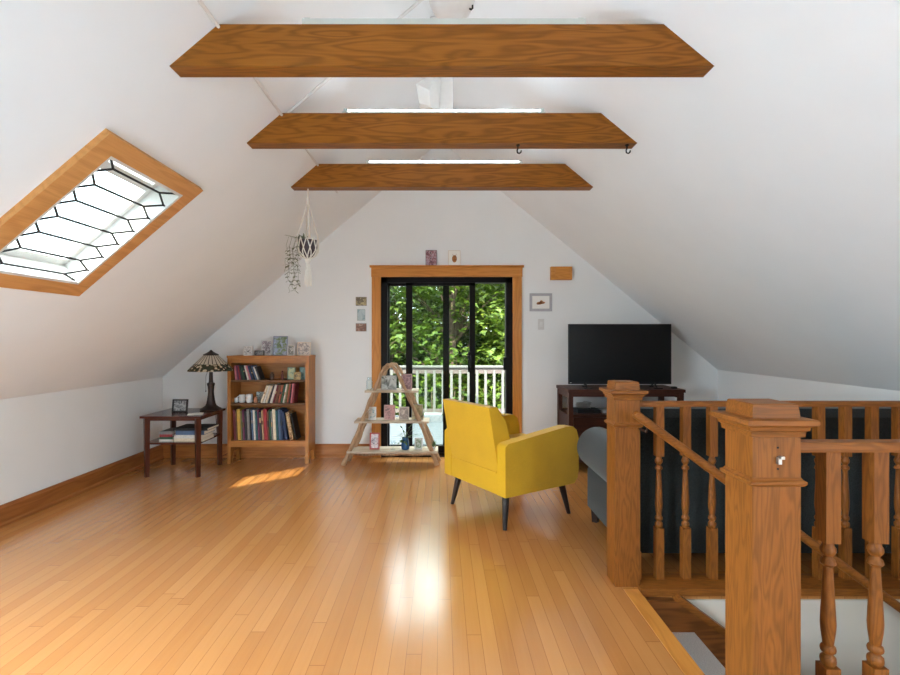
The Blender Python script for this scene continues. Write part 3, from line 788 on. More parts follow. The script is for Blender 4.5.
# leaning large books at the right of the bottom shelf
lm = picture('ornate book cover', [(60, 40, 30), (150, 104, 60), (206, 176, 130), (80, 60, 48)], 30, 3)
xq = xe + .004
for (t, h, mat, lab, a) in ((.032, .31, BM['navy'], 'large navy blue book leaning left, beside the ornate brown one on the bottom shelf', -.13), (.040, .30, lm, 'thick brown book with ornate spine leaning left on the bottom shelf', -.17), (.014, .29, BM['black'], 'thin black book leaning left, rightmost on the bottom bookcase shelf', -.20)):
    o = book(t, h, .17, None, False).build('book', [mat], None, local=True, smooth=False)
    o.location = (xq + .012, by0 + .03, SZ[2] + .0006); o.rotation_euler = (0, a, 0); xq += t / math.cos(a) + .022
    tag(o, lab, 'book', 'books on the bottom bookcase shelf')
# middle shelf: books leaning right
S2 = [('cream', .024, .20), ('white', .020, .20), ('cream', .020, .195), ('charcoal', .018, .20), ('white', .024, .205), ('maroon', .018, .20), ('brown', .030, .205), ('rust', .022, .20), ('forest green', .020, .21), ('white', .016, .21), ('olive', .018, .21), ('rust', .018, .215), ('black', .014, .21), ('pink', .016, .215), ('maroon', .016, .215)]
L2 = [.34, .33, .32, .31, .29, .26, .24, .21, .20, .19, .17, .15, .13, .11, .10]
xs = xl + .30
for i, (col, t, h) in enumerate(S2):
    a = L2[i]; d = .15
    o = book(t, h, d, col, random.random() < .3).build('book', [BM[col], BM[random.choice(['tan', 'charcoal', 'rust'])]], None, local=True, smooth=False)
    o.data.transform(Matrix.Translation((-t, 0, 0)))
    xs += t / math.cos(a) + .0045
    o.location = (xs, by0 + .03, SZ[1] + .0006); o.rotation_euler = (0, a, 0)
    tag(o, '%s book leaning right on the middle bookcase shelf, %s of its row' % (col, ORD[i]), 'book', 'leaning books on the middle bookcase shelf')
# top shelf: books leaning left
S1 = [('pink', .020, .155), ('plum', .018, .16), ('crimson', .014, .155), ('charcoal', .020, .16), ('forest green', .016, .15), ('black', .020, .155), ('white', .016, .16), ('pink', .018, .16), ('navy', .020, .155), ('black', .016, .155), ('slate blue', .016, .16), ('white', .014, .15), ('charcoal', .018, .15)]
L1 = [-.10, -.12, -.14, -.17, -.19, -.22, -.25, -.27, -.29, -.31, -.33, -.34, -.36]
xs = xl + .035
for i, (col, t, h) in enumerate(S1):
    a = L1[i]
    o = book(t, h, .14, col, random.random() < .3).build('book', [BM[col], BM[random.choice(['tan', 'charcoal', 'plum'])]], None, local=True, smooth=False)
    o.location = (xs, by0 + .03, SZ[0] + .0006); o.rotation_euler = (0, a, 0); xs += t / math.cos(a) + .004
    tag(o, '%s book leaning left on the top bookcase shelf, %s of its row' % (col, ORD[i]), 'book', 'leaning books on the top bookcase shelf')
# trinkets in the bookcase
def lathe_thing(name, prof, loc, mat, label, cat, seg=16, group=None):
    return tag(MB().lathe(prof, loc, seg).build(name, mat, sharp=.9), label, cat, group)
ym = by0 + .09
def mug(px, r, h, mat, lab):
    x = X_(px, ym); z = SZ[1] + .0006
    t = thing('mug', lab, 'mug', (x, ym, z), 0, 'white mugs on the middle bookcase shelf')
    MB().lathe([(r * .8, 0), (r, .012), (r, h), (r * .92, h), (r * .9, .014), (.001, .012)], (x, ym, z), 18).build('bowl', mat, t, sharp=.9)
    MB().tube([(x - r + .004, ym, z + h * .8), (x - r - .02, ym, z + h * .75), (x - r - .024, ym, z + h * .45), (x - r + .004, ym, z + h * .25)], .005, 8).build('handle', mat, t)
mug(242.2, .034, .085, M['white'], 'larger white mug on the middle bookcase shelf')
mug(249.5, .034, .09, M['offwhite'], 'white mug with off-white glaze beside the brown trinket')
lathe_thing('cup', [(.014, 0), (.022, .01), (.024, .05), (.020, .052), (.018, .012), (.001, .01)], (X_(236.5, ym), ym, SZ[1] + .0006), M['white'], 'small white cup at the left end of the middle bookcase shelf', 'cup')
lathe_thing('trinket', [(.018, 0), (.024, .02), (.016, .045), (.02, .06), (.001, .072)], (X_(255.8, ym - .03), ym - .03, SZ[1] + .0006), plain('terracotta trinket', (176, 124, 92), .6), 'small brown trinket on the middle bookcase shelf', 'ornament')
tag(MB().rbox(X_(256.5, ym + .06), X_(264, ym + .06), ym + .055, ym + .075, SZ[1] + .0006, SZ[1] + .11, .006).build('photo_card', picture('grey photo card', [(120, 130, 132), (176, 182, 176), (86, 96, 92)], 30, 5)), 'grey photo card standing behind the brown trinket', 'photo card')
lathe_thing('figurine', [(.016, 0), (.02, .01), (.012, .03), (.016, .05), (.008, .065), (.014, .085), (.001, .10)], (X_(282.3, ym), ym, SZ[0] + .0006), plain('red brown figurine', (128, 68, 54), .5), 'small reddish figurine on the top bookcase shelf', 'ornament')
lathe_thing('jar', [(.02, 0), (.026, .02), (.024, .06), (.014, .07), (.016, .08), (.001, .082)], (X_(272, ym), ym, SZ[0] + .0006), plain('dark glazed jar', (70, 48, 38), .35), 'small dark glazed jar on the top bookcase shelf', 'jar')

def pic_frame(name, xc, y, z, w, h, label, cols, frame_mat, bw=.008, mat_w=0, scale=22, lean=-.12, group=None, thick=.012, stand=True, seed=None, cat='picture frame'):
    """standing or hanging framed picture facing -Y; z is its foot"""
    t = thing(name, label, cat, (xc, y, z), 0, group)
    t.rotation_euler = (lean, 0, 0)
    g = MB(); hw = w / 2
    g.box(-hw, -hw + bw, 0, thick, 0, h); g.box(hw - bw, hw, 0, thick, 0, h); g.box(-hw + bw, hw - bw, 0, thick, 0, bw); g.box(-hw + bw, hw - bw, 0, thick, h - bw, h)
    g.build('frame', frame_mat, t, local=True, smooth=False)
    MB().box(-hw + bw, hw - bw, thick * .4, thick * .9, bw, h - bw).build('picture' if not mat_w else 'mount', picture('picture ' + label[:30], cols, scale, seed if seed is not None else random.random() * 9) if not mat_w else M['paper'], t, local=True, smooth=False)
    if mat_w:
        MB().box(-hw + bw + mat_w, hw - bw - mat_w, thick * .3, thick * .39, bw + mat_w, h - bw - mat_w).build('picture', picture('picture ' + label[:30], cols, scale, seed if seed is not None else random.random() * 9), t, local=True, smooth=False)
    if stand:
        MB().prism([(thick, h * .7), (thick + h * .28, .002 + h * .035), (thick + h * .28 + .004, .002 + h * .035), (thick + .005, h * .7)], 'X', -w * .12, w * .12).build('stand', frame_mat, t, local=True, smooth=False)
    return t
zt0 = bz(355.7)
yp = by0 + .09
def onshelf(px0, px1, py0, label, cols, fm, y=None, **kw):
    y = y or yp
    pic_frame('framed_photo', X_((px0 + px1) / 2, y), y, zt0 + .0006, (px1 - px0) * y / F, zt0 - Z_(py0, y) if Z_(py0, y) < zt0 else Z_(py0, y) - zt0, label, cols, fm, group='framed photos on top of the bookcase', **kw)
onshelf(243.2, 252.2, 346, 'small white frame with a black and white photo, leftmost on the bookcase', [(60, 60, 60), (220, 218, 214), (120, 118, 116)], M['white'], scale=40)
onshelf(254.3, 264, 350.6, 'low dark landscape frame on the bookcase top', [(70, 66, 66), (150, 146, 144), (110, 104, 104)], M['darkframe'], y=by0 + .04, scale=40)
onshelf(260.5, 271.3, 340.3, 'pinkish grey card with a white figure on the bookcase top', [(120, 100, 108), (220, 214, 214), (96, 84, 92), (170, 150, 156)], M['offwhite'], y=by0 + .13, scale=36)
onshelf(272.6, 287, 336, 'tallest frame on the bookcase with a blue and green picture', [(82, 96, 72), (120, 138, 90), (150, 160, 186), (176, 184, 206)], plain('blue grey frame', (128, 134, 152), .5), scale=26)
onshelf(287.2, 294.4, 345, 'small white frame with an oval dark portrait on the bookcase top', [(214, 212, 206), (70, 72, 68), (226, 222, 214)], M['white'], y=by0 + .06, scale=34)
onshelf(297, 310.3, 342, 'cream photo frame at the right end of the bookcase top', [(190, 168, 146), (224, 212, 200), (110, 96, 96), (196, 180, 160)], M['creamframe'], scale=34)
# green tins on the top shelf
pic_frame('framed_photo', X_(291, yp), yp, SZ[0] + .0006, .085, .135, 'green and cream card on the top bookcase shelf', [(90, 116, 88), (170, 178, 140), (206, 190, 120)], plain('green card edge', (120, 140, 112), .6), group='cards on the top bookcase shelf', scale=30)
pic_frame('framed_photo', X_(297, yp - .04), yp - .04, SZ[0] + .0006, .075, .085, 'small gold and dark card in front of two green ones', [(90, 70, 40), (200, 160, 76), (60, 54, 40)], plain('gold edge', (180, 150, 90), .5), group='cards on the top bookcase shelf', scale=34)
pic_frame('framed_photo', X_(302.6, yp + .02), yp + .02, SZ[0] + .0006, .075, .135, 'teal green card at the right end of the top bookcase shelf', [(70, 110, 100), (140, 166, 150), (90, 130, 110)], plain('teal card edge', (100, 136, 126), .6), group='cards on the top bookcase shelf', scale=30)

# ------------------------------------------------------------------ end table
ex0, ex1, ey0, ey1, ez = -2.935, -2.345, 4.85, 5.42, .60
et = thing('end_table', 'dark mahogany end table with a lower shelf, left of the bookcase', 'end table', ((ex0 + ex1) / 2, (ey0 + ey1) / 2, 0))
MB().rbox(ex0, ex1, ey0, ey1, ez - .022, ez, .006).build('tabletop', M['mahog'], et)
for lx in (ex0 + .045, ex1 - .045):
    for ly in (ey0 + .045, ey1 - .045):
        MB().tube([(lx, ly, 0), (lx, ly, ez - .02)], [.027, .034], 4).build('leg', M['mahogz'], et, smooth=False)
g = MB()
for ly in (ey0 + .04, ey1 - .05): g.box(ex0 + .05, ex1 - .05, ly, ly + .012, ez - .05, ez - .022)
for lx in (ex0 + .04, ex1 - .05): g.box(lx, lx + .012, ey0 + .05, ey1 - .05, ez - .05, ez - .022)
g.build('apron', M['mahog'], et, smooth=False)
MB().rbox(ex0 + .03, ex1 - .03, ey0 + .03, ey1 - .03, .32, .338, .004).build('shelf', M['mahog'], et)
# books lying on the lower shelf
def flat_book(x0, x1, y0, y1, z0, z1, col, label):
    t = thing('book', label, 'book', ((x0 + x1) / 2, (y0 + y1) / 2, z0), 0, 'books lying on the end table shelf')
    c = .003
    g = MB(); g.box(x0, x1, y0, y1, z0, z0 + c); g.box(x0, x1, y0, y1, z1 - c, z1); g.box(x0, x1, y0, y0 + c, z0 + c, z1 - c)
    g.build('cover', BM[col], t, smooth=False)
    MB().box(x0 + .004, x1 - .004, y0 + c, y1 - .004, z0 + c, z1 - c).build('page_block', M['pages'], t, smooth=False)
yb0 = 4.93
zz0 = .3386
flat_book(X_(159, yb0) , X_(173, yb0), yb0, yb0 + .22, zz0, zz0 + .022, 'white', 'grey white magazine at the bottom of the left pile on the end table shelf')
flat_book(X_(159.5, yb0), X_(172.6, yb0), yb0, yb0 + .2, zz0 + .0225, zz0 + .045, 'forest green', 'green book, second from the bottom of the left pile on the end table shelf')
flat_book(X_(159.5, yb0), X_(172.4, yb0), yb0, yb0 + .2, zz0 + .0455, zz0 + .07, 'crimson', 'red book below the grey one in the left pile on the end table shelf')
flat_book(X_(159.5, yb0), X_(172.5, yb0), yb0, yb0 + .2, zz0 + .0705, zz0 + .10, 'grey', 'grey book on top of the left pile on the end table shelf')
flat_book(X_(174, yb0), X_(203, yb0), yb0, yb0 + .24, zz0, zz0 + .03, 'cream', 'cream book at the bottom of the right pile on the end table shelf')
flat_book(X_(174, yb0), X_(202, yb0), yb0, yb0 + .24, zz0 + .0305, zz0 + .065, 'white', 'thick white book below the slate blue one on the end table shelf')
flat_book(X_(175.5, yb0), X_(204, yb0), yb0, yb0 + .24, zz0 + .0655, zz0 + .105, 'slate blue', 'slate blue book in the right pile on the end table shelf')
flat_book(X_(172.8, yb0), X_(207, yb0), yb0 + .01, yb0 + .27, zz0 + .1055, zz0 + .13, 'black', 'black book on top of the right pile on the end table shelf')
# framed photo and paper on the table
yq = 5.12
pic_frame('framed_photo', X_(179.3, yq), yq, ez + .0008, (187 - 171.5) * yq / F, .132, 'black framed black and white photo on the end table', [(40, 40, 42), (190, 190, 188), (90, 90, 92), (150, 150, 150)], M['darkframe'], bw=.016, scale=24, lean=-.15)
t_ = MB().prism([(-2.50, 4.90), (-2.37, 4.95), (-2.42, 5.08), (-2.55, 5.03)], 'Z', ez + .0006, ez + .004)
tag(t_.build('paper_sheet', M['paper'], smooth=False), 'white folded paper on the front right of the end table', 'paper')
# stained glass lamp
lx, ly = -2.435, 5.27
lz = ez + .0006
lp = thing('table_lamp', 'bronze table lamp with a stained glass shade on the end table', 'lamp', (lx, ly, lz))
MB().lathe([(.10, 0), (.108, .008), (.104, .018), (.085, .028), (.075, .034), (.055, .05), (.046, .07), (.040, .10), (.031, .16), (.029, .20), (.033, .25), (.040, .272), (.038, .285), (.024, .292), (.021, .31), (.018, .40)], (lx, ly, lz), 24).build('base', M['bronze'], lp, sharp=.8)
def shade_mat():
    m, nt, b_ = new_mat('stained glass')
    tc = N(nt, 'ShaderNodeTexCoord'); sp_n = N(nt, 'ShaderNodeSeparateXYZ'); nt.links.new(tc.outputs['Object'], sp_n.inputs[0])
    ang = math_(nt, 'ARCTAN2', sp_n.outputs[1], sp_n.outputs[0])
    fr = math_(nt, 'FRACT', math_(nt, 'MULTIPLY', ang, 24 / (2 * PI)))
    edge = math_(nt, 'LESS_THAN', math_(nt, 'ABSOLUTE', math_(nt, 'SUBTRACT', fr, .5)), .40)
    z = sp_n.outputs[2]
    vo = N(nt, 'ShaderNodeTexVoronoi', feature='F1'); vo.inputs['Scale'].default_value = 26; nt.links.new(tc.outputs['Object'], vo.inputs['Vector'])
    low = ramp(nt, vo.outputs['Distance'], [(.30, s2l((222, 206, 176))), (.44, s2l((120, 92, 62))), (.52, s2l((40, 34, 28))), (.62, s2l((62, 66, 48)))])
    upc = N(nt, 'ShaderNodeMix', data_type='RGBA'); nt.links.new(edge, upc.inputs[0]); upc.inputs[6].default_value = s2l((44, 36, 30)); upc.inputs[7].default_value = s2l((220, 206, 184))
    sel = math_(nt, 'GREATER_THAN', z, .488)
    mx = N(nt, 'ShaderNodeMix', data_type='RGBA'); nt.links.new(sel, mx.inputs[0]); nt.links.new(low, mx.inputs[6]); nt.links.new(upc.outputs[2], mx.inputs[7])
    nt.links.new(mx.outputs[2], b_.inputs['Base Color']); b_.inputs['Roughness'].default_value = .25
    tr = N(nt, 'ShaderNodeBsdfTranslucent'); nt.links.new(mx.outputs[2], tr.inputs[0])
    ms = N(nt, 'ShaderNodeMixShader'); ms.inputs[0].default_value = .3
    nt.links.new(b_.outputs[0], ms.inputs[1]); nt.links.new(tr.outputs[0], ms.inputs[2]); nt.links.new(ms.outputs[0], nt.nodes['Material Output'].inputs[0])
    return m
def scal(r, z, a): return r * (1 + (.035 * math.cos(a * 8) if z < .45 else 0))
sh = MB()
sh.lathe([(.222, .415), (.225, .425), (.195, .455), (.150, .50), (.100, .55), (.065, .585), (.062, .582), (.097, .547), (.147, .496), (.192, .450), (.220, .418)], (lx, ly, lz), 48, 0, scal)
so_ = sh.build('lamp_shade', shade_mat(), lp, sharp=1.2)
MB().lathe([(.075, .578), (.078, .586), (.05, .60), (.03, .612), (.018, .62), (.01, .632), (.001, .636)], (lx, ly, lz), 20).build('finial_cap', M['bronze'], lp)
g = MB()
for dx in (-.035, .035):
    g.tube([(lx + dx * .5, ly - .03, lz + .42), (lx + dx, ly - .04, lz + .36), (lx + dx, ly - .04, lz + .21)], .0018, 6)
    g.lathe([(.001, 0), (.006, .004), (.005, .014), (.001, .018)], (lx + dx, ly - .04, lz + .195), 8)
g.build('pull_chain', M['bronze'], lp)
g = MB().tube([(lx, ly + .09, lz + .01), (lx - .02, ly + .165, lz - .005), (lx - .03, ly + .18, lz - .10), (lx - .02, ly + .19, .3), (lx, ly + .25, .05), (lx + .02, ly + .38, .06)], .003, 6)
g.build('power_cord', M['black'], lp)

# ------------------------------------------------------------------ arched ladder shelf
yl0, yl1 = 5.30, 5.50                           # front and back arch
ls = thing('ladder_shelf', 'arched driftwood ladder shelf with three boards beside the door', 'ladder shelf', (X_(389, 5.4), 5.4, 0))
def arch(y, dx):
    P = [(343, 466), (352, 446), (361, 424), (370, 401), (377, 384), (381.5, 373), (385, 367), (389, 364.8), (393.5, 367), (398.5, 375), (405, 389), (415, 411), (425, 434), (437, 466)]
    out = []
    for i, (a, b2) in enumerate(P):
        x = X_(a, 5.30) + dx; z = max(.012, Z_(b2, 5.30))
        out.append((x, y, z))
    # refine
    res = []
    for i in range(len(out) - 1):
        p0, p1, p2, p3 = [Vector(out[min(max(j, 0), len(out) - 1)]) for j in (i - 1, i, i + 1, i + 2)]
        for k in range(4):
            t = k / 4
            res.append(.5 * ((2 * p1) + (-p0 + p2) * t + (2 * p0 - 5 * p1 + 4 * p2 - p3) * t * t + (-p0 + 3 * p1 - 3 * p2 + p3) * t ** 3))
    res.append(Vector(out[-1]))
    n = len(res)
    rs = [.024 + .004 * math.sin(i * 1.7) - .006 * math.sin(PI * i / (n - 1)) for i in range(n)]
    return MB().tube(res, rs, 10)
arch(yl0, 0).build('arch_frame', M['drift'], ls); arch(yl1, .022).build('arch_frame', M['drift'], ls)
LSZ = []
for (pa, pb, py) in ((365, 418, 390.5), (354.5, 429, 421), (347, 438, 451)):
    z = Z_(py, 5.30); LSZ.append(z)
    MB().rbox(X_(pa, 5.30), X_(pb, 5.30), yl0 - .03, yl1 + .03, z - .020, z, .005).build('shelf', M['driftx'], ls)
g = MB().tube([(X_(345, 5.35) + .06 * k, yl1 + .01, .075 + .006 * math.sin(k * 1.4)) for k in range(17)], .013, 8); g.build('stretcher', M['drift'], ls)
for xx, sgn in ((X_(345, 5.3), 0), (X_(435, 5.3), 1)):
    MB().tube([(xx, yl0, .05), (xx + .005, yl1, .055)], .011, 8).build('foot_tie', M['drift'], ls)
def card(px0, px1, py0, shelf, label, cols, fm, y=5.37, cat='picture frame', name='photo_card', **kw):
    z = LSZ[shelf] + .0008
    kw.setdefault('bw', .006)
    return pic_frame(name, X_((px0 + px1) / 2, y), y, z, (px1 - px0) * y / F, Z_(py0, y) - z, label, cols, fm, thick=.008, lean=-.10, group='cards and frames on the ladder shelf', cat=cat, **kw)
pk = plain('pale pink card edge', (196, 160, 150), .6); gr = plain('grey card edge', (150, 150, 146), .6)
card(381, 396.5, 375.5, 0, 'dark grey frame with a pale bowl shape, on the top ladder shelf under the arch', [(64, 60, 52), (140, 142, 134), (190, 190, 182), (90, 78, 60)], gr, scale=14)
card(402, 412, 374, 0, 'pinkish purple card right of the arch on the top ladder shelf', [(120, 92, 98), (176, 140, 144), (90, 74, 84)], pk, scale=24)
card(368.5, 376, 407, 1, 'white card with a teal figure, leftmost on the middle ladder shelf', [(96, 138, 140), (214, 212, 206), (190, 186, 180)], M['offwhite'], scale=30)
card(384, 395, 405, 1, 'dusty pink card on the middle ladder shelf', [(150, 104, 104), (196, 146, 140), (104, 84, 80)], pk, scale=26)
card(399, 409, 407, 1, 'pale card with a grey oval on the middle ladder shelf', [(180, 160, 146), (140, 126, 120), (206, 190, 174)], M['creamframe'], scale=22)
card(411.5, 423, 404.5, 1, 'olive and beige frame, rightmost on the middle ladder shelf', [(140, 130, 96), (184, 170, 130), (110, 100, 78)], gr, scale=24)
card(369.5, 379.5, 433, 2, 'red bordered card with a white figure on the bottom ladder shelf', [(176, 108, 110), (226, 218, 218), (120, 100, 120)], plain('red card border', (186, 92, 88), .6), scale=26, bw=.014)
card(414.5, 422.5, 438, 2, 'small white frame with a green leaf picture on the bottom ladder shelf', [(220, 220, 214), (110, 132, 90), (228, 228, 222)], M['white'], scale=30, bw=.014)
def glass_item(name, px, y, z, prof, lab, cat, mat=None):
    return tag(MB().lathe(prof, (X_(px, y), y, z + .0008), 16).build(name, mat or M['glass3'], sharp=1.0), lab, cat)
jr = thing('glass_jar', 'clear glass jar holding white paper at the left end of the top ladder shelf', 'jar', (X_(369.5, 5.36), 5.36, LSZ[0] + .0008))
xj = X_(369.5, 5.36)
MB().lathe([(.028, 0), (.036, .008), (.036, .095), (.026, .11), (.026, .135), (.024, .135), (.024, .11), (.033, .094), (.033, .01), (.001, .008)], (xj, 5.36, LSZ[0] + .0008), 18).build('jar_body', M['glass3'], jr, sharp=1)
MB().rbox(xj - .02, xj + .012, 5.355, 5.362, LSZ[0] + .012, LSZ[0] + .10, .002).build('paper_slip', M['paper'], jr)
glass_item('glass_votive', 393, 5.36, LSZ[2], [(.024, 0), (.026, .006), (.012, .018), (.012, .03), (.026, .05), (.028, .095), (.026, .095), (.024, .052), (.001, .04)], 'small clear glass goblet left of the blue vase on the bottom ladder shelf', 'glass')
# blue vase with a plant
def leafy(mb, p, d, L, W, m=0):
    d = Vector(d).normalized(); up = Vector((0, 0, 1)); s = d.cross(up)
    if s.length < 1e-3: s = Vector((1, 0, 0))
    s.normalize(); n_ = s.cross(d)
    p = Vector(p)
    a = [p, p + d * L * .4 + s * W * .5 - n_ * L * .02, p + d * L * .75 + s * W * .36 - n_ * .04 * L, p + d * L - n_ * L * .12, p + d * L * .75 - s * W * .36 - n_ * .04 * L, p + d * L * .4 - s * W * .5 - n_ * L * .02, p + d * L * .5 + n_ * L * .03]
    v = [mb.bm.verts.new(q_) for q_ in a]
    for i in range(6): mb._face([v[i], v[(i + 1) % 6], v[6]], m)
xv, yv, zv = X_(405.3, 5.36), 5.36, LSZ[2] + .0008
vs_ = thing('vase', 'blue vase with a trailing green plant on the bottom ladder shelf', 'vase', (xv, yv, zv))
MB().lathe([(.03, 0), (.042, .01), (.045, .04), (.04, .085), (.034, .115), (.036, .13), (.033, .13), (.03, .115), (.036, .08), (.001, .02)], (xv, yv, zv), 20).build('vessel', M['bluepot'], vs_, sharp=1)
g = MB(); rnd = random.Random(3)
for k in range(34):
    a = rnd.random() * 2 * PI; e2 = rnd.uniform(-.3, 1.1); L = rnd.uniform(.03, .15)
    dv = Vector((math.cos(a) * math.cos(e2), math.sin(a) * math.cos(e2) * .6, math.sin(e2)))
    p = Vector((xv, yv, zv + .12)) + dv * L
    if k % 2 == 0: g.tube([(xv, yv, zv + .10), Vector((xv, yv, zv + .12)) + dv * L * .6 + Vector((0, 0, .01)), p], .0018, 5)
    leafy(g, p, (dv.x, dv.y, dv.z - .3), rnd.uniform(.03, .05), rnd.uniform(.018, .028))
g.build('foliage', M['leafin'], vs_)
xp = X_(433.3, 5.36)
pp = thing('small_plant', 'tiny green potted plant at the right end of the bottom ladder shelf', 'plant', (xp, 5.36, zv))
MB().lathe([(.014, 0), (.02, .03), (.018, .03), (.001, .026)], (xp, 5.36, zv), 14).build('pot', M['white'], pp)
g = MB()
for k in range(22):
    a = rnd.random() * 2 * PI; e2 = rnd.uniform(.5, 1.4)
    dv = Vector((math.cos(a) * math.cos(e2), math.sin(a) * math.cos(e2), math.sin(e2)))
    leafy(g, Vector((xp, 5.36, zv + .028)), dv, rnd.uniform(.04, .09), .014)
g.build('foliage', M['leafin'], pp)

# ------------------------------------------------------------------ things on the back wall
def wall_pic(px0, px1, py0, py1, label, cols, fm, name='photo_print', cat='picture', **kw):
    y = YB - .0135
    return pic_frame(name, X_((px0 + px1) / 2, YB), YB - kw.pop('thick', .006) - .0005, Z_(py1, YB), (px1 - px0) * YB / F, (py1 - py0) * YB / F, label, cols, fm, lean=0, stand=False, thick=.006, cat=cat, **kw)
wall_pic(355.8, 366.8, 297, 305.8, 'small brown landscape print, uppermost of three left of the door', [(120, 104, 78), (196, 178, 130), (98, 88, 72), (150, 132, 100)], gr, bw=.003, scale=20, group='small prints left of the door')
wall_pic(357.3, 365.2, 309.3, 320.6, 'small pale teal print, middle of three left of the door', [(140, 166, 168), (196, 208, 206), (168, 186, 186)], gr, bw=.003, scale=20, group='small prints left of the door')
wall_pic(355.8, 366.6, 323.3, 331.4, 'small reddish brown print, lowest of three left of the door', [(176, 130, 104), (120, 76, 54), (190, 160, 140)], gr, bw=.003, scale=20, group='small prints left of the door')
fp = wall_pic(529.5, 552, 293.3, 311.3, 'grey framed drawing of an orange shape on the wall right of the door', [(236, 234, 228), (236, 234, 228)], M['greyframe'], name='framed_drawing', cat='picture frame', bw=.030, mat_w=.004, scale=10)
g = MB()
for (cx_, cz_, ra, rb) in ((-.018, .092, .03, .016), (.016, .098, .032, .014), (.006, .112, .016, .014), (-.03, .086, .02, .01)):
    vs2 = [g.bm.verts.new((cx_ + ra * math.cos(2 * PI * k / 14), 0.0012, cz_ + rb * math.sin(2 * PI * k / 14))) for k in range(14)]
    vs3 = [g.bm.verts.new((v.co.x, .0016, v.co.z)) for v in vs2]
    g._face(vs2); g._face(vs3[::-1])
    for k in range(14): g._face([vs2[k], vs2[(k + 1) % 14], vs3[(k + 1) % 14], vs3[k]])
g.build('drawing', picture('orange drawing', [(196, 120, 56), (150, 90, 50), (216, 160, 100)], 30, 2), fp, local=True, smooth=False)
# wooden chime box
ch = thing('door_chime', 'honey wooden chime box high on the wall right of the door', 'door chime', (X_(560.5, YB), YB, Z_(280.5, YB)))
x0c, x1c, z0c, z1c = X_(550, YB), X_(571, YB), Z_(280.2, YB), Z_(267.2, YB)
MB().rbox(x0c, x1c, YB - .05, YB - .0005, z0c, z1c, .004).build('box', M['chime'], ch)
MB().rbox(x0c + .045, x1c - .02, YB - .056, YB - .049, z0c + .004, z1c - .004, .002).build('front_panel', M['chime'], ch)
# switch
sw = thing('light_switch', 'white light switch plate below the grey frame', 'switch', (X_(541, YB), YB, Z_(330, YB)))
MB().rbox(X_(538, YB), X_(544, YB), YB - .007, YB - .0005, Z_(329.7, YB), Z_(319, YB), .003).build('plate', M['white'], sw)
MB().rbox(X_(539.7, YB), X_(542.3, YB), YB - .012, YB - .006, Z_(327, YB), Z_(321.7, YB), .002).build('rocker', M['offwhite'], sw)
# cards on the door head casing
zc2 = zc + .0086
pic_frame('photo_card', X_(431.2, 5.68), 5.675, zc2, .127, (266.3 - 251) * 5.68 / F, 'dark purple and pink card standing on the door head casing', [(70, 50, 62), (150, 96, 100), (200, 170, 176), (90, 60, 66)], plain('dark plum card edge', (84, 60, 66), .6), bw=.004, scale=26, lean=-.05, stand=False, group='cards on the door casing')
wc = pic_frame('photo_card', X_(454.3, 5.68), 5.675, zc2, .138, (266.3 - 251.3) * 5.68 / F, 'white card with an orange beetle shape standing on the door head casing', [(238, 236, 228), (238, 236, 228)], M['creamframe'], bw=.004, scale=26, lean=-.05, stand=False, group='cards on the door casing')
g = MB(); vs2 = [g.bm.verts.new((.002 + .028 * math.cos(2 * PI * k / 16), .0018, .075 + .042 * math.sin(2 * PI * k / 16))) for k in range(16)]
vs3 = [g.bm.verts.new((v.co.x, .003, v.co.z)) for v in vs2]; g._face(vs2); g._face(vs3[::-1])
for k in range(16): g._face([vs2[k], vs2[(k + 1) % 16], vs3[(k + 1) % 16], vs3[k]])
for sx in (-1, 1): g.tube([(.002 + sx * .012, .002, .11), (.002 + sx * .022, .002, .13)], .002, 5)
g.build('drawing', picture('orange beetle', [(190, 120, 50), (140, 84, 40), (206, 150, 84)], 30, 4), wc, local=True, smooth=False)

# ------------------------------------------------------------------ hanging plant
yp_ = 4.05 + .05; xh_ = X_(308, yp_); S = F / yp_
hp = thing('hanging_planter', 'macrame hanging planter with a trailing plant under the farthest beam', 'hanging plant', (xh_, yp_, BZ0))
zr, zb_ = Z_(240, yp_), Z_(257.5, yp_); zk = Z_(201.5, yp_)
g = MB(); g.tube([(xh_, yp_, BZ0 + .002), (xh_, yp_, zk)], .006, 8)
g.lathe([(.008, -.03), (.014, -.02), (.014, .02), (.009, .03)], (xh_, yp_, zk), 10)
np_ = 4
rp = .082
for k in range(np_):
    a = .45 + 2 * PI * k / np_
    p1 = Vector((xh_ + rp * 1.05 * math.cos(a), yp_ + rp * 1.05 * math.sin(a), zr + .01))
    g.tube([(xh_ + .006 * math.cos(a), yp_ + .006 * math.sin(a), zk - .02), p1], .0042, 6)
# net
n8 = 10
for k in range(n8):
    for sgn in (-1, 1):
        pts = []
        for j in range(7):
            t = j / 6; a = .45 + 2 * PI * k / n8 + sgn * t * 2 * PI / n8
            r = (rp * 1.05 * (1 - t * .05) if t < .75 else rp * 1.0 * (1 - (t - .75) * 3.0))
            pts.append((xh_ + r * math.cos(a), yp_ + r * math.sin(a), zr + .012 - (zr + .025 - zb_) * t))
        g.tube(pts, .0045, 6)
g.lathe([(.012, -.02), (.024, -.012), (.024, .012), (.014, .02)], (xh_, yp_, zb_ - .025), 12)
rnd = random.Random(5)
for k in range(22):
    a = rnd.random() * 2 * PI; r1 = .012 * rnd.random() ** .5; r2 = .036 * rnd.random() ** .5
    g.tube([(xh_ + r1 * math.cos(a), yp_ + r1 * math.sin(a), zb_ - .04), (xh_ + r2 * .9 * math.cos(a), yp_ + r2 * .9 * math.sin(a), zb_ - .14), (xh_ + r2 * math.cos(a), yp_ + r2 * math.sin(a), Z_(287, yp_) + rnd.uniform(0, .03))], .0038, 5)
g.build('macrame_cords', M['cord'], hp)
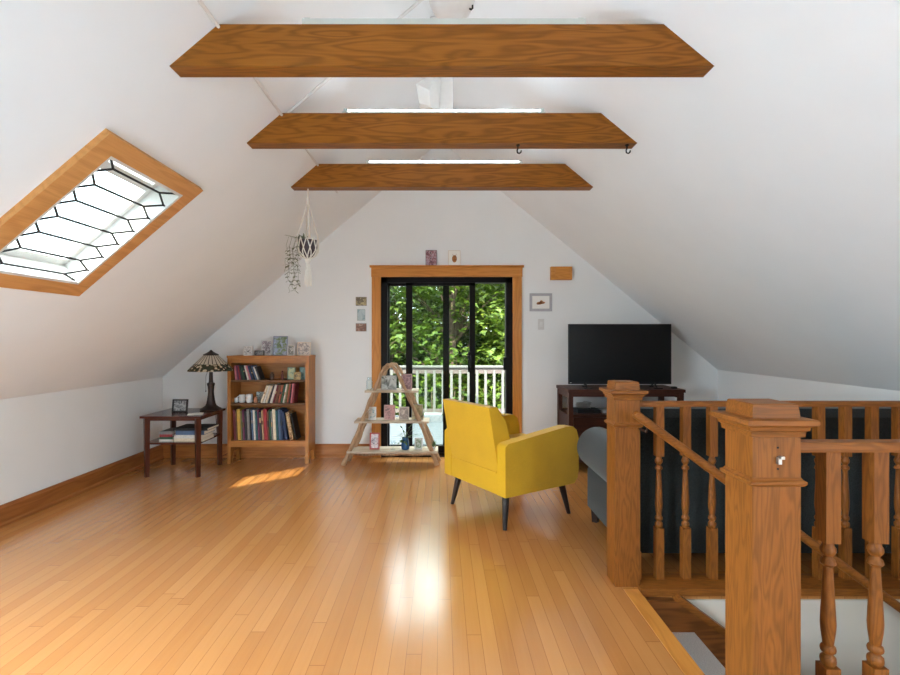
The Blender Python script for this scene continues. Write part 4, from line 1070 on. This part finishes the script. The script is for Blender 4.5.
pt = MB().lathe([(.045, 0), (.06, .02), (.074, .08), (.076, zr - zb_ - .005), (.070, zr - zb_ - .005), (.068, .09), (.001, .085)], (xh_, yp_, zb_), 22).build('pot', M['pot'], hp, sharp=1)
MB().lathe([(.070, 0), (.06, .01), (.001, .014)], (xh_, yp_, zr - .03), 16).build('soil', M['soil'], hp)
g = MB()
for k in range(9):
    a = PI * (.70 + .5 * rnd.random()); rr = rnd.uniform(.06, .09)
    x0_, y0_ = xh_ + rr * .6 * math.cos(a), yp_ + rr * math.sin(a) - .02
    xe_ = xh_ - rnd.uniform(.065, .16); zend = rnd.uniform(Z_(292, yp_), Z_(262, yp_))
    P3 = [Vector((x0_, y0_, zr)), Vector((xe_ + .02, y0_, zr + .025)), Vector((xe_, y0_ - .01, zr - .06))]
    z = zr - .06
    while z > zend:
        z -= .03; P3.append(Vector((xe_ + rnd.uniform(-.016, .016), y0_ - .01 + rnd.uniform(-.012, .012), z)))
    g.tube(P3, .0012, 5)
    for p in P3[1:]:
        for sg in (-1, 1):
            if rnd.random() < .62: leafy(g, p, (sg * rnd.uniform(.5, 1), rnd.uniform(-.6, .6), rnd.uniform(-.9, .2)), rnd.uniform(.020, .038), rnd.uniform(.018, .028))
for k in range(34):
    a = rnd.random() * 2 * PI; e2 = rnd.uniform(.1, 1.3)
    dv = Vector((math.cos(a) * math.cos(e2) - .5, math.sin(a) * math.cos(e2) * .7, math.sin(e2) * .7))
    p = Vector((xh_ - .035, yp_, zr - .01)) + dv * rnd.uniform(.01, .055)
    leafy(g, p, dv, rnd.uniform(.025, .045), rnd.uniform(.016, .024))
g.build('trailing_foliage', M['leafgrey'], hp)

# ------------------------------------------------------------------ outside
ZD = -.16; YD1 = 9.75
g = MB()
y = YB + .16
while y < YD1: g.rbox(-4.2, 4.2, y, y + .135, ZD - .03, ZD, .004, 1); y += .142
struct(g.build('deck', M['deck'], smooth=False))
yr = 9.6
rl = thing('deck_railing', 'painted wooden deck railing with thin balusters outside the glass door', 'railing', (0, yr, ZD))
MB().rbox(-4.2, 4.2, yr - .07, yr + .07, Z_(367.3, yr), Z_(365.6, yr), .006).build('cap_board', M['balpaint'], rl)
MB().rbox(-4.2, 4.2, yr - .02, yr + .02, Z_(373.4, yr), Z_(367.5, yr), .006).build('top_rail', M['railpaint'], rl)
zbr = ZD + .09
MB().rbox(-4.2, 4.2, yr - .02, yr + .02, zbr, zbr + .07, .006).build('bottom_rail', M['railpaint'], rl)
xb = -2.95
while xb < 2.9:
    MB().box(xb, xb + .048, yr - .045, yr - .021, zbr - .02, Z_(370, yr)).build('baluster', M['balpaint'], rl, smooth=False); xb += .1635
for x in (-3.2, -.02 + X_(447, yr), 3.1):
    MB().rbox(x - .045, x + .045, yr - .021 + .04, yr + .11, ZD + .001, Z_(365.6, yr) - .03, .006).build('post', M['railpaint'], rl)
x = X_(433, 9.2)
tag(MB().rbox(x - .16, x + .16, 9.05, 9.30, ZD + .001, ZD + .13, .05, 4).build('deck_cushion', M['greything']), 'grey cushion lying on the deck by the railing', 'cushion')
struct(MB().box(-60, 60, YB - 30, 70, -3.4, -3.3).build('ground', M['ground'], smooth=False))
def tree(x, y, H, R, mat, seed, n, label, leafsz=.17):
    rnd = random.Random(seed)
    t = thing('tree', label, 'tree', (x, y, -3.3), 0, 'trees beyond the deck')
    g = MB()
    tp = [(x + rnd.uniform(-.1, .1) * k, y + rnd.uniform(-.1, .1) * k, -3.3 + H * .85 * k / 6) for k in range(7)]
    g.tube(tp, [.22 - .028 * k for k in range(7)], 10)
    cl = []
    for k in range(46):
        zc_ = -3.3 + H * rnd.uniform(.16, 1.0); fr = (zc_ + 3.3) / H
        rr = R * (.45 + .75 * math.sin(PI * min(1, fr * .9 + .08))) * rnd.uniform(.35, 1.0)
        a = rnd.random() * 2 * PI
        c = Vector((x + rr * math.cos(a), y + rr * math.sin(a), zc_)); cl.append(c)
        base = Vector(tp[min(6, max(1, int(fr * 6)))])
        g.tube([base, base.lerp(c, .5) + Vector((0, 0, .15)), c], [.05, .03, .012], 6)
    g.build('trunk', M['bark'], t)
    g = MB()
    for k in range(n):
        c = rnd.choice(cl); v = Vector((rnd.gauss(0, 1), rnd.gauss(0, 1), rnd.gauss(0, .55)))
        p = c + v * .42
        L = leafsz * rnd.uniform(.6, 1.25)
        a = rnd.random() * 2 * PI
        d = Vector((math.cos(a), math.sin(a), rnd.uniform(-.9, .15))).normalized()
        s = d.cross(Vector((rnd.uniform(-.4, .4), rnd.uniform(-.4, .4), 1))).normalized(); nn = s.cross(d)
        vv = [g.bm.verts.new(q2) for q2 in (p, p + d * L * .35 + s * L * .5, p + d * L * .62 + s * L * .2, p + d * L - nn * L * .12, p + d * L * .62 - s * L * .2, p + d * L * .35 - s * L * .5)]
        g._face(vv[:4]); g._face([vv[0], vv[3], vv[4], vv[5]])
    g.build('foliage', mat, t, smooth=False)
tree(-2.6, 12.6, 7.9, 1.7, M['leafA'], 1, 7000, 'leafy tree beyond the railing at the left edge of the door glass')
tree(.2, 13.6, 7.9, 1.7, M['leafA'], 2, 7500, 'leafy tree beyond the railing behind the middle of the sliding door')
tree(2.5, 12.4, 7.9, 1.7, M['leafA'], 3, 7500, 'bright leafy tree beyond the railing behind the open right side of the door')
for i, (x, y, lab) in enumerate(((-5.2, 16.5, 'dark tree in the back row, far to the left beyond the deck'), (-1.6, 17.5, 'dark tree in the back row, left of the middle tree'), (1.7, 17.0, 'dark tree in the back row, right of the middle tree'), (5.2, 16.0, 'dark tree in the back row, far to the right beyond the deck'))):
    tree(x, y, 8.6, 2.3, M['leafB'], 10 + i, 9000, lab, .27)
for i, (x, y, lab) in enumerate(((-4.4, 22, 'tall tree farthest back, on the left beyond the deck'), (.3, 23, 'tall tree farthest back, straight beyond the deck'), (4.6, 22, 'tall tree farthest back, on the right beyond the deck'))):
    tree(x, y, 10.5, 3.0, M['leafB'], 20 + i, 9500, lab, .40)

for i, (x, lab) in enumerate(((-3.3, 'leafy bush under the trees, far left beyond the railing'), (-1.7, 'leafy bush under the trees seen through the left balusters'), (-.1, 'leafy bush under the trees seen through the middle balusters'), (1.5, 'leafy bush under the trees seen through the right balusters'), (3.1, 'leafy bush under the trees, far right beyond the railing'))):
    rnd = random.Random(40 + i); y = 11.3
    t = thing('bush', lab, 'bush', (x, y, -3.3), 0, 'bushes beyond the railing')
    g = MB()
    for k in range(7):
        a = k * .9; g.tube([(x, y, -3.3), (x + .35 * math.cos(a), y + .3 * math.sin(a), -1.6), (x + .6 * math.cos(a), y + .5 * math.sin(a), .2)], [.04, .03, .01], 6)
    g.build('stems', M['bark'], t)
    g = MB()
    for k in range(2600):
        a = rnd.random() * 2 * PI; r = rnd.random() ** .5
        p = Vector((x + .95 * r * math.cos(a), y + .7 * r * math.sin(a), -3.2 + rnd.random() * (4.0 - .9 * r)))
        L = .15 * rnd.uniform(.6, 1.2); a = rnd.random() * 2 * PI
        d = Vector((math.cos(a), math.sin(a), rnd.uniform(-.9, .2))).normalized()
        s = d.cross(Vector((rnd.uniform(-.4, .4), rnd.uniform(-.4, .4), 1))).normalized(); nn = s.cross(d)
        vv = [g.bm.verts.new(q2) for q2 in (p, p + d * L * .35 + s * L * .5, p + d * L * .62 + s * L * .2, p + d * L - nn * L * .12, p + d * L * .62 - s * L * .2, p + d * L * .35 - s * L * .5)]
        g._face(vv[:4]); g._face([vv[0], vv[3], vv[4], vv[5]])
    g.build('foliage', M['leafA'], t, smooth=False)

# ------------------------------------------------------------------ light
W = bpy.data.worlds.new('sky'); SC.world = W; W.use_nodes = True
nt = W.node_tree; bg = nt.nodes['Background']
tc = N(nt, 'ShaderNodeTexCoord'); sp_w = N(nt, 'ShaderNodeSeparateXYZ'); nt.links.new(tc.outputs['Generated'], sp_w.inputs[0])
nt.links.new(ramp(nt, math_(nt, 'MULTIPLY_ADD', sp_w.outputs[2], .5, .5), [(.50, (.22, .25, .27, 1)), (.60, (.26, .30, .33, 1)), (.70, (.45, .51, .55, 1)), (.84, (.90, .96, 1, 1)), (1, (.82, .92, 1, 1))]), bg.inputs[0])
bg.inputs[1].default_value = SKYW

def look(o, d): o.rotation_euler = Vector(d).to_track_quat('-Z', 'Y').to_euler()
sun = bpy.data.lights.new('sun', 'SUN'); sun.energy = SUNW; sun.angle = math.radians(.6); sun.color = (1, .93, .82)
so2 = bpy.data.objects.new('sun', sun); COL.objects.link(so2); look(so2, (.17, 1.08, -1)); so2.location = (0, -8, 12)
def portal(name, loc, d, sx, sy, energy=None, col=None):
    L = bpy.data.lights.new(name, 'AREA'); L.shape = 'RECTANGLE'; L.size = sx; L.size_y = sy
    if energy is None: L.cycles.is_portal = True
    else: L.energy = energy; L.color = col or FILLC
    o = bpy.data.objects.new(name, L); COL.objects.link(o); o.location = loc
    d = Vector(d).normalized(); yv_ = Vector((0, 1, 0)) if abs(d.y) < .9 else Vector((0, 0, 1))
    zv_ = -d; xv_ = yv_.cross(zv_).normalized(); yv_ = zv_.cross(xv_)
    o.rotation_euler = Matrix((xv_, yv_, zv_)).transposed().to_euler()
    return o
nL = (math.sin(TL), 0, -math.cos(TL))
portal('skylight portal', LS((SKY[0] + SKY[1]) / 2, (SKY[2] + SKY[3]) / 2, -.18), nL, SKY[3] - SKY[2], SKY[1] - SKY[0])
for FILLSKY, wt in zip(FILLSKY_L, (120,)):  # area lamp added inside the unseen left skylight
    portal('added skylight fill lamp', LS((FILLSKY[0] + FILLSKY[1]) / 2, (FILLSKY[2] + FILLSKY[3]) / 2, -.05), nL, FILLSKY[3] - FILLSKY[2] - .12, FILLSKY[1] - FILLSKY[0] - .12, wt * REAR_W)
portal('added skylight fill lamp', RS((FILLSKY_R[0] + FILLSKY_R[1]) / 2, (FILLSKY_R[2] + FILLSKY_R[3]) / 2, -.05), (-math.sin(TR), 0, -math.cos(TR)), FILLSKY_R[3] - FILLSKY_R[2] - .12, FILLSKY_R[1] - FILLSKY_R[0] - .12, 130 * REAR_W, FILLC2)  # bluer fill lamp added inside the unseen right skylight
portal('door portal', ((DX0 + DX1) / 2, YB + .16, DZ1 / 2), (0, -1, 0), DX1 - DX0, DZ1)

# ------------------------------------------------------------------ camera and view
cam = bpy.data.cameras.new('camera'); co = bpy.data.objects.new('camera', cam); COL.objects.link(co)
co.location = (0, 0, CZ); co.rotation_euler = (PI / 2, 0, 0)
cam.sensor_width = 36; cam.lens = F / 900 * 36; cam.shift_x = 8 / 900; cam.shift_y = .5 / 900; cam.clip_start = .05
SC.camera = co
vs = SC.view_settings
vs.view_transform = 'Standard'; vs.look = 'None'; vs.exposure = EXPO; vs.gamma = 1; vs.use_curve_mapping = False
cy = SC.cycles
cy.use_denoising = True; cy.max_bounces = 14; cy.diffuse_bounces = 8; cy.glossy_bounces = 4; cy.transparent_max_bounces = 12; cy.sample_clamp_indirect = 6
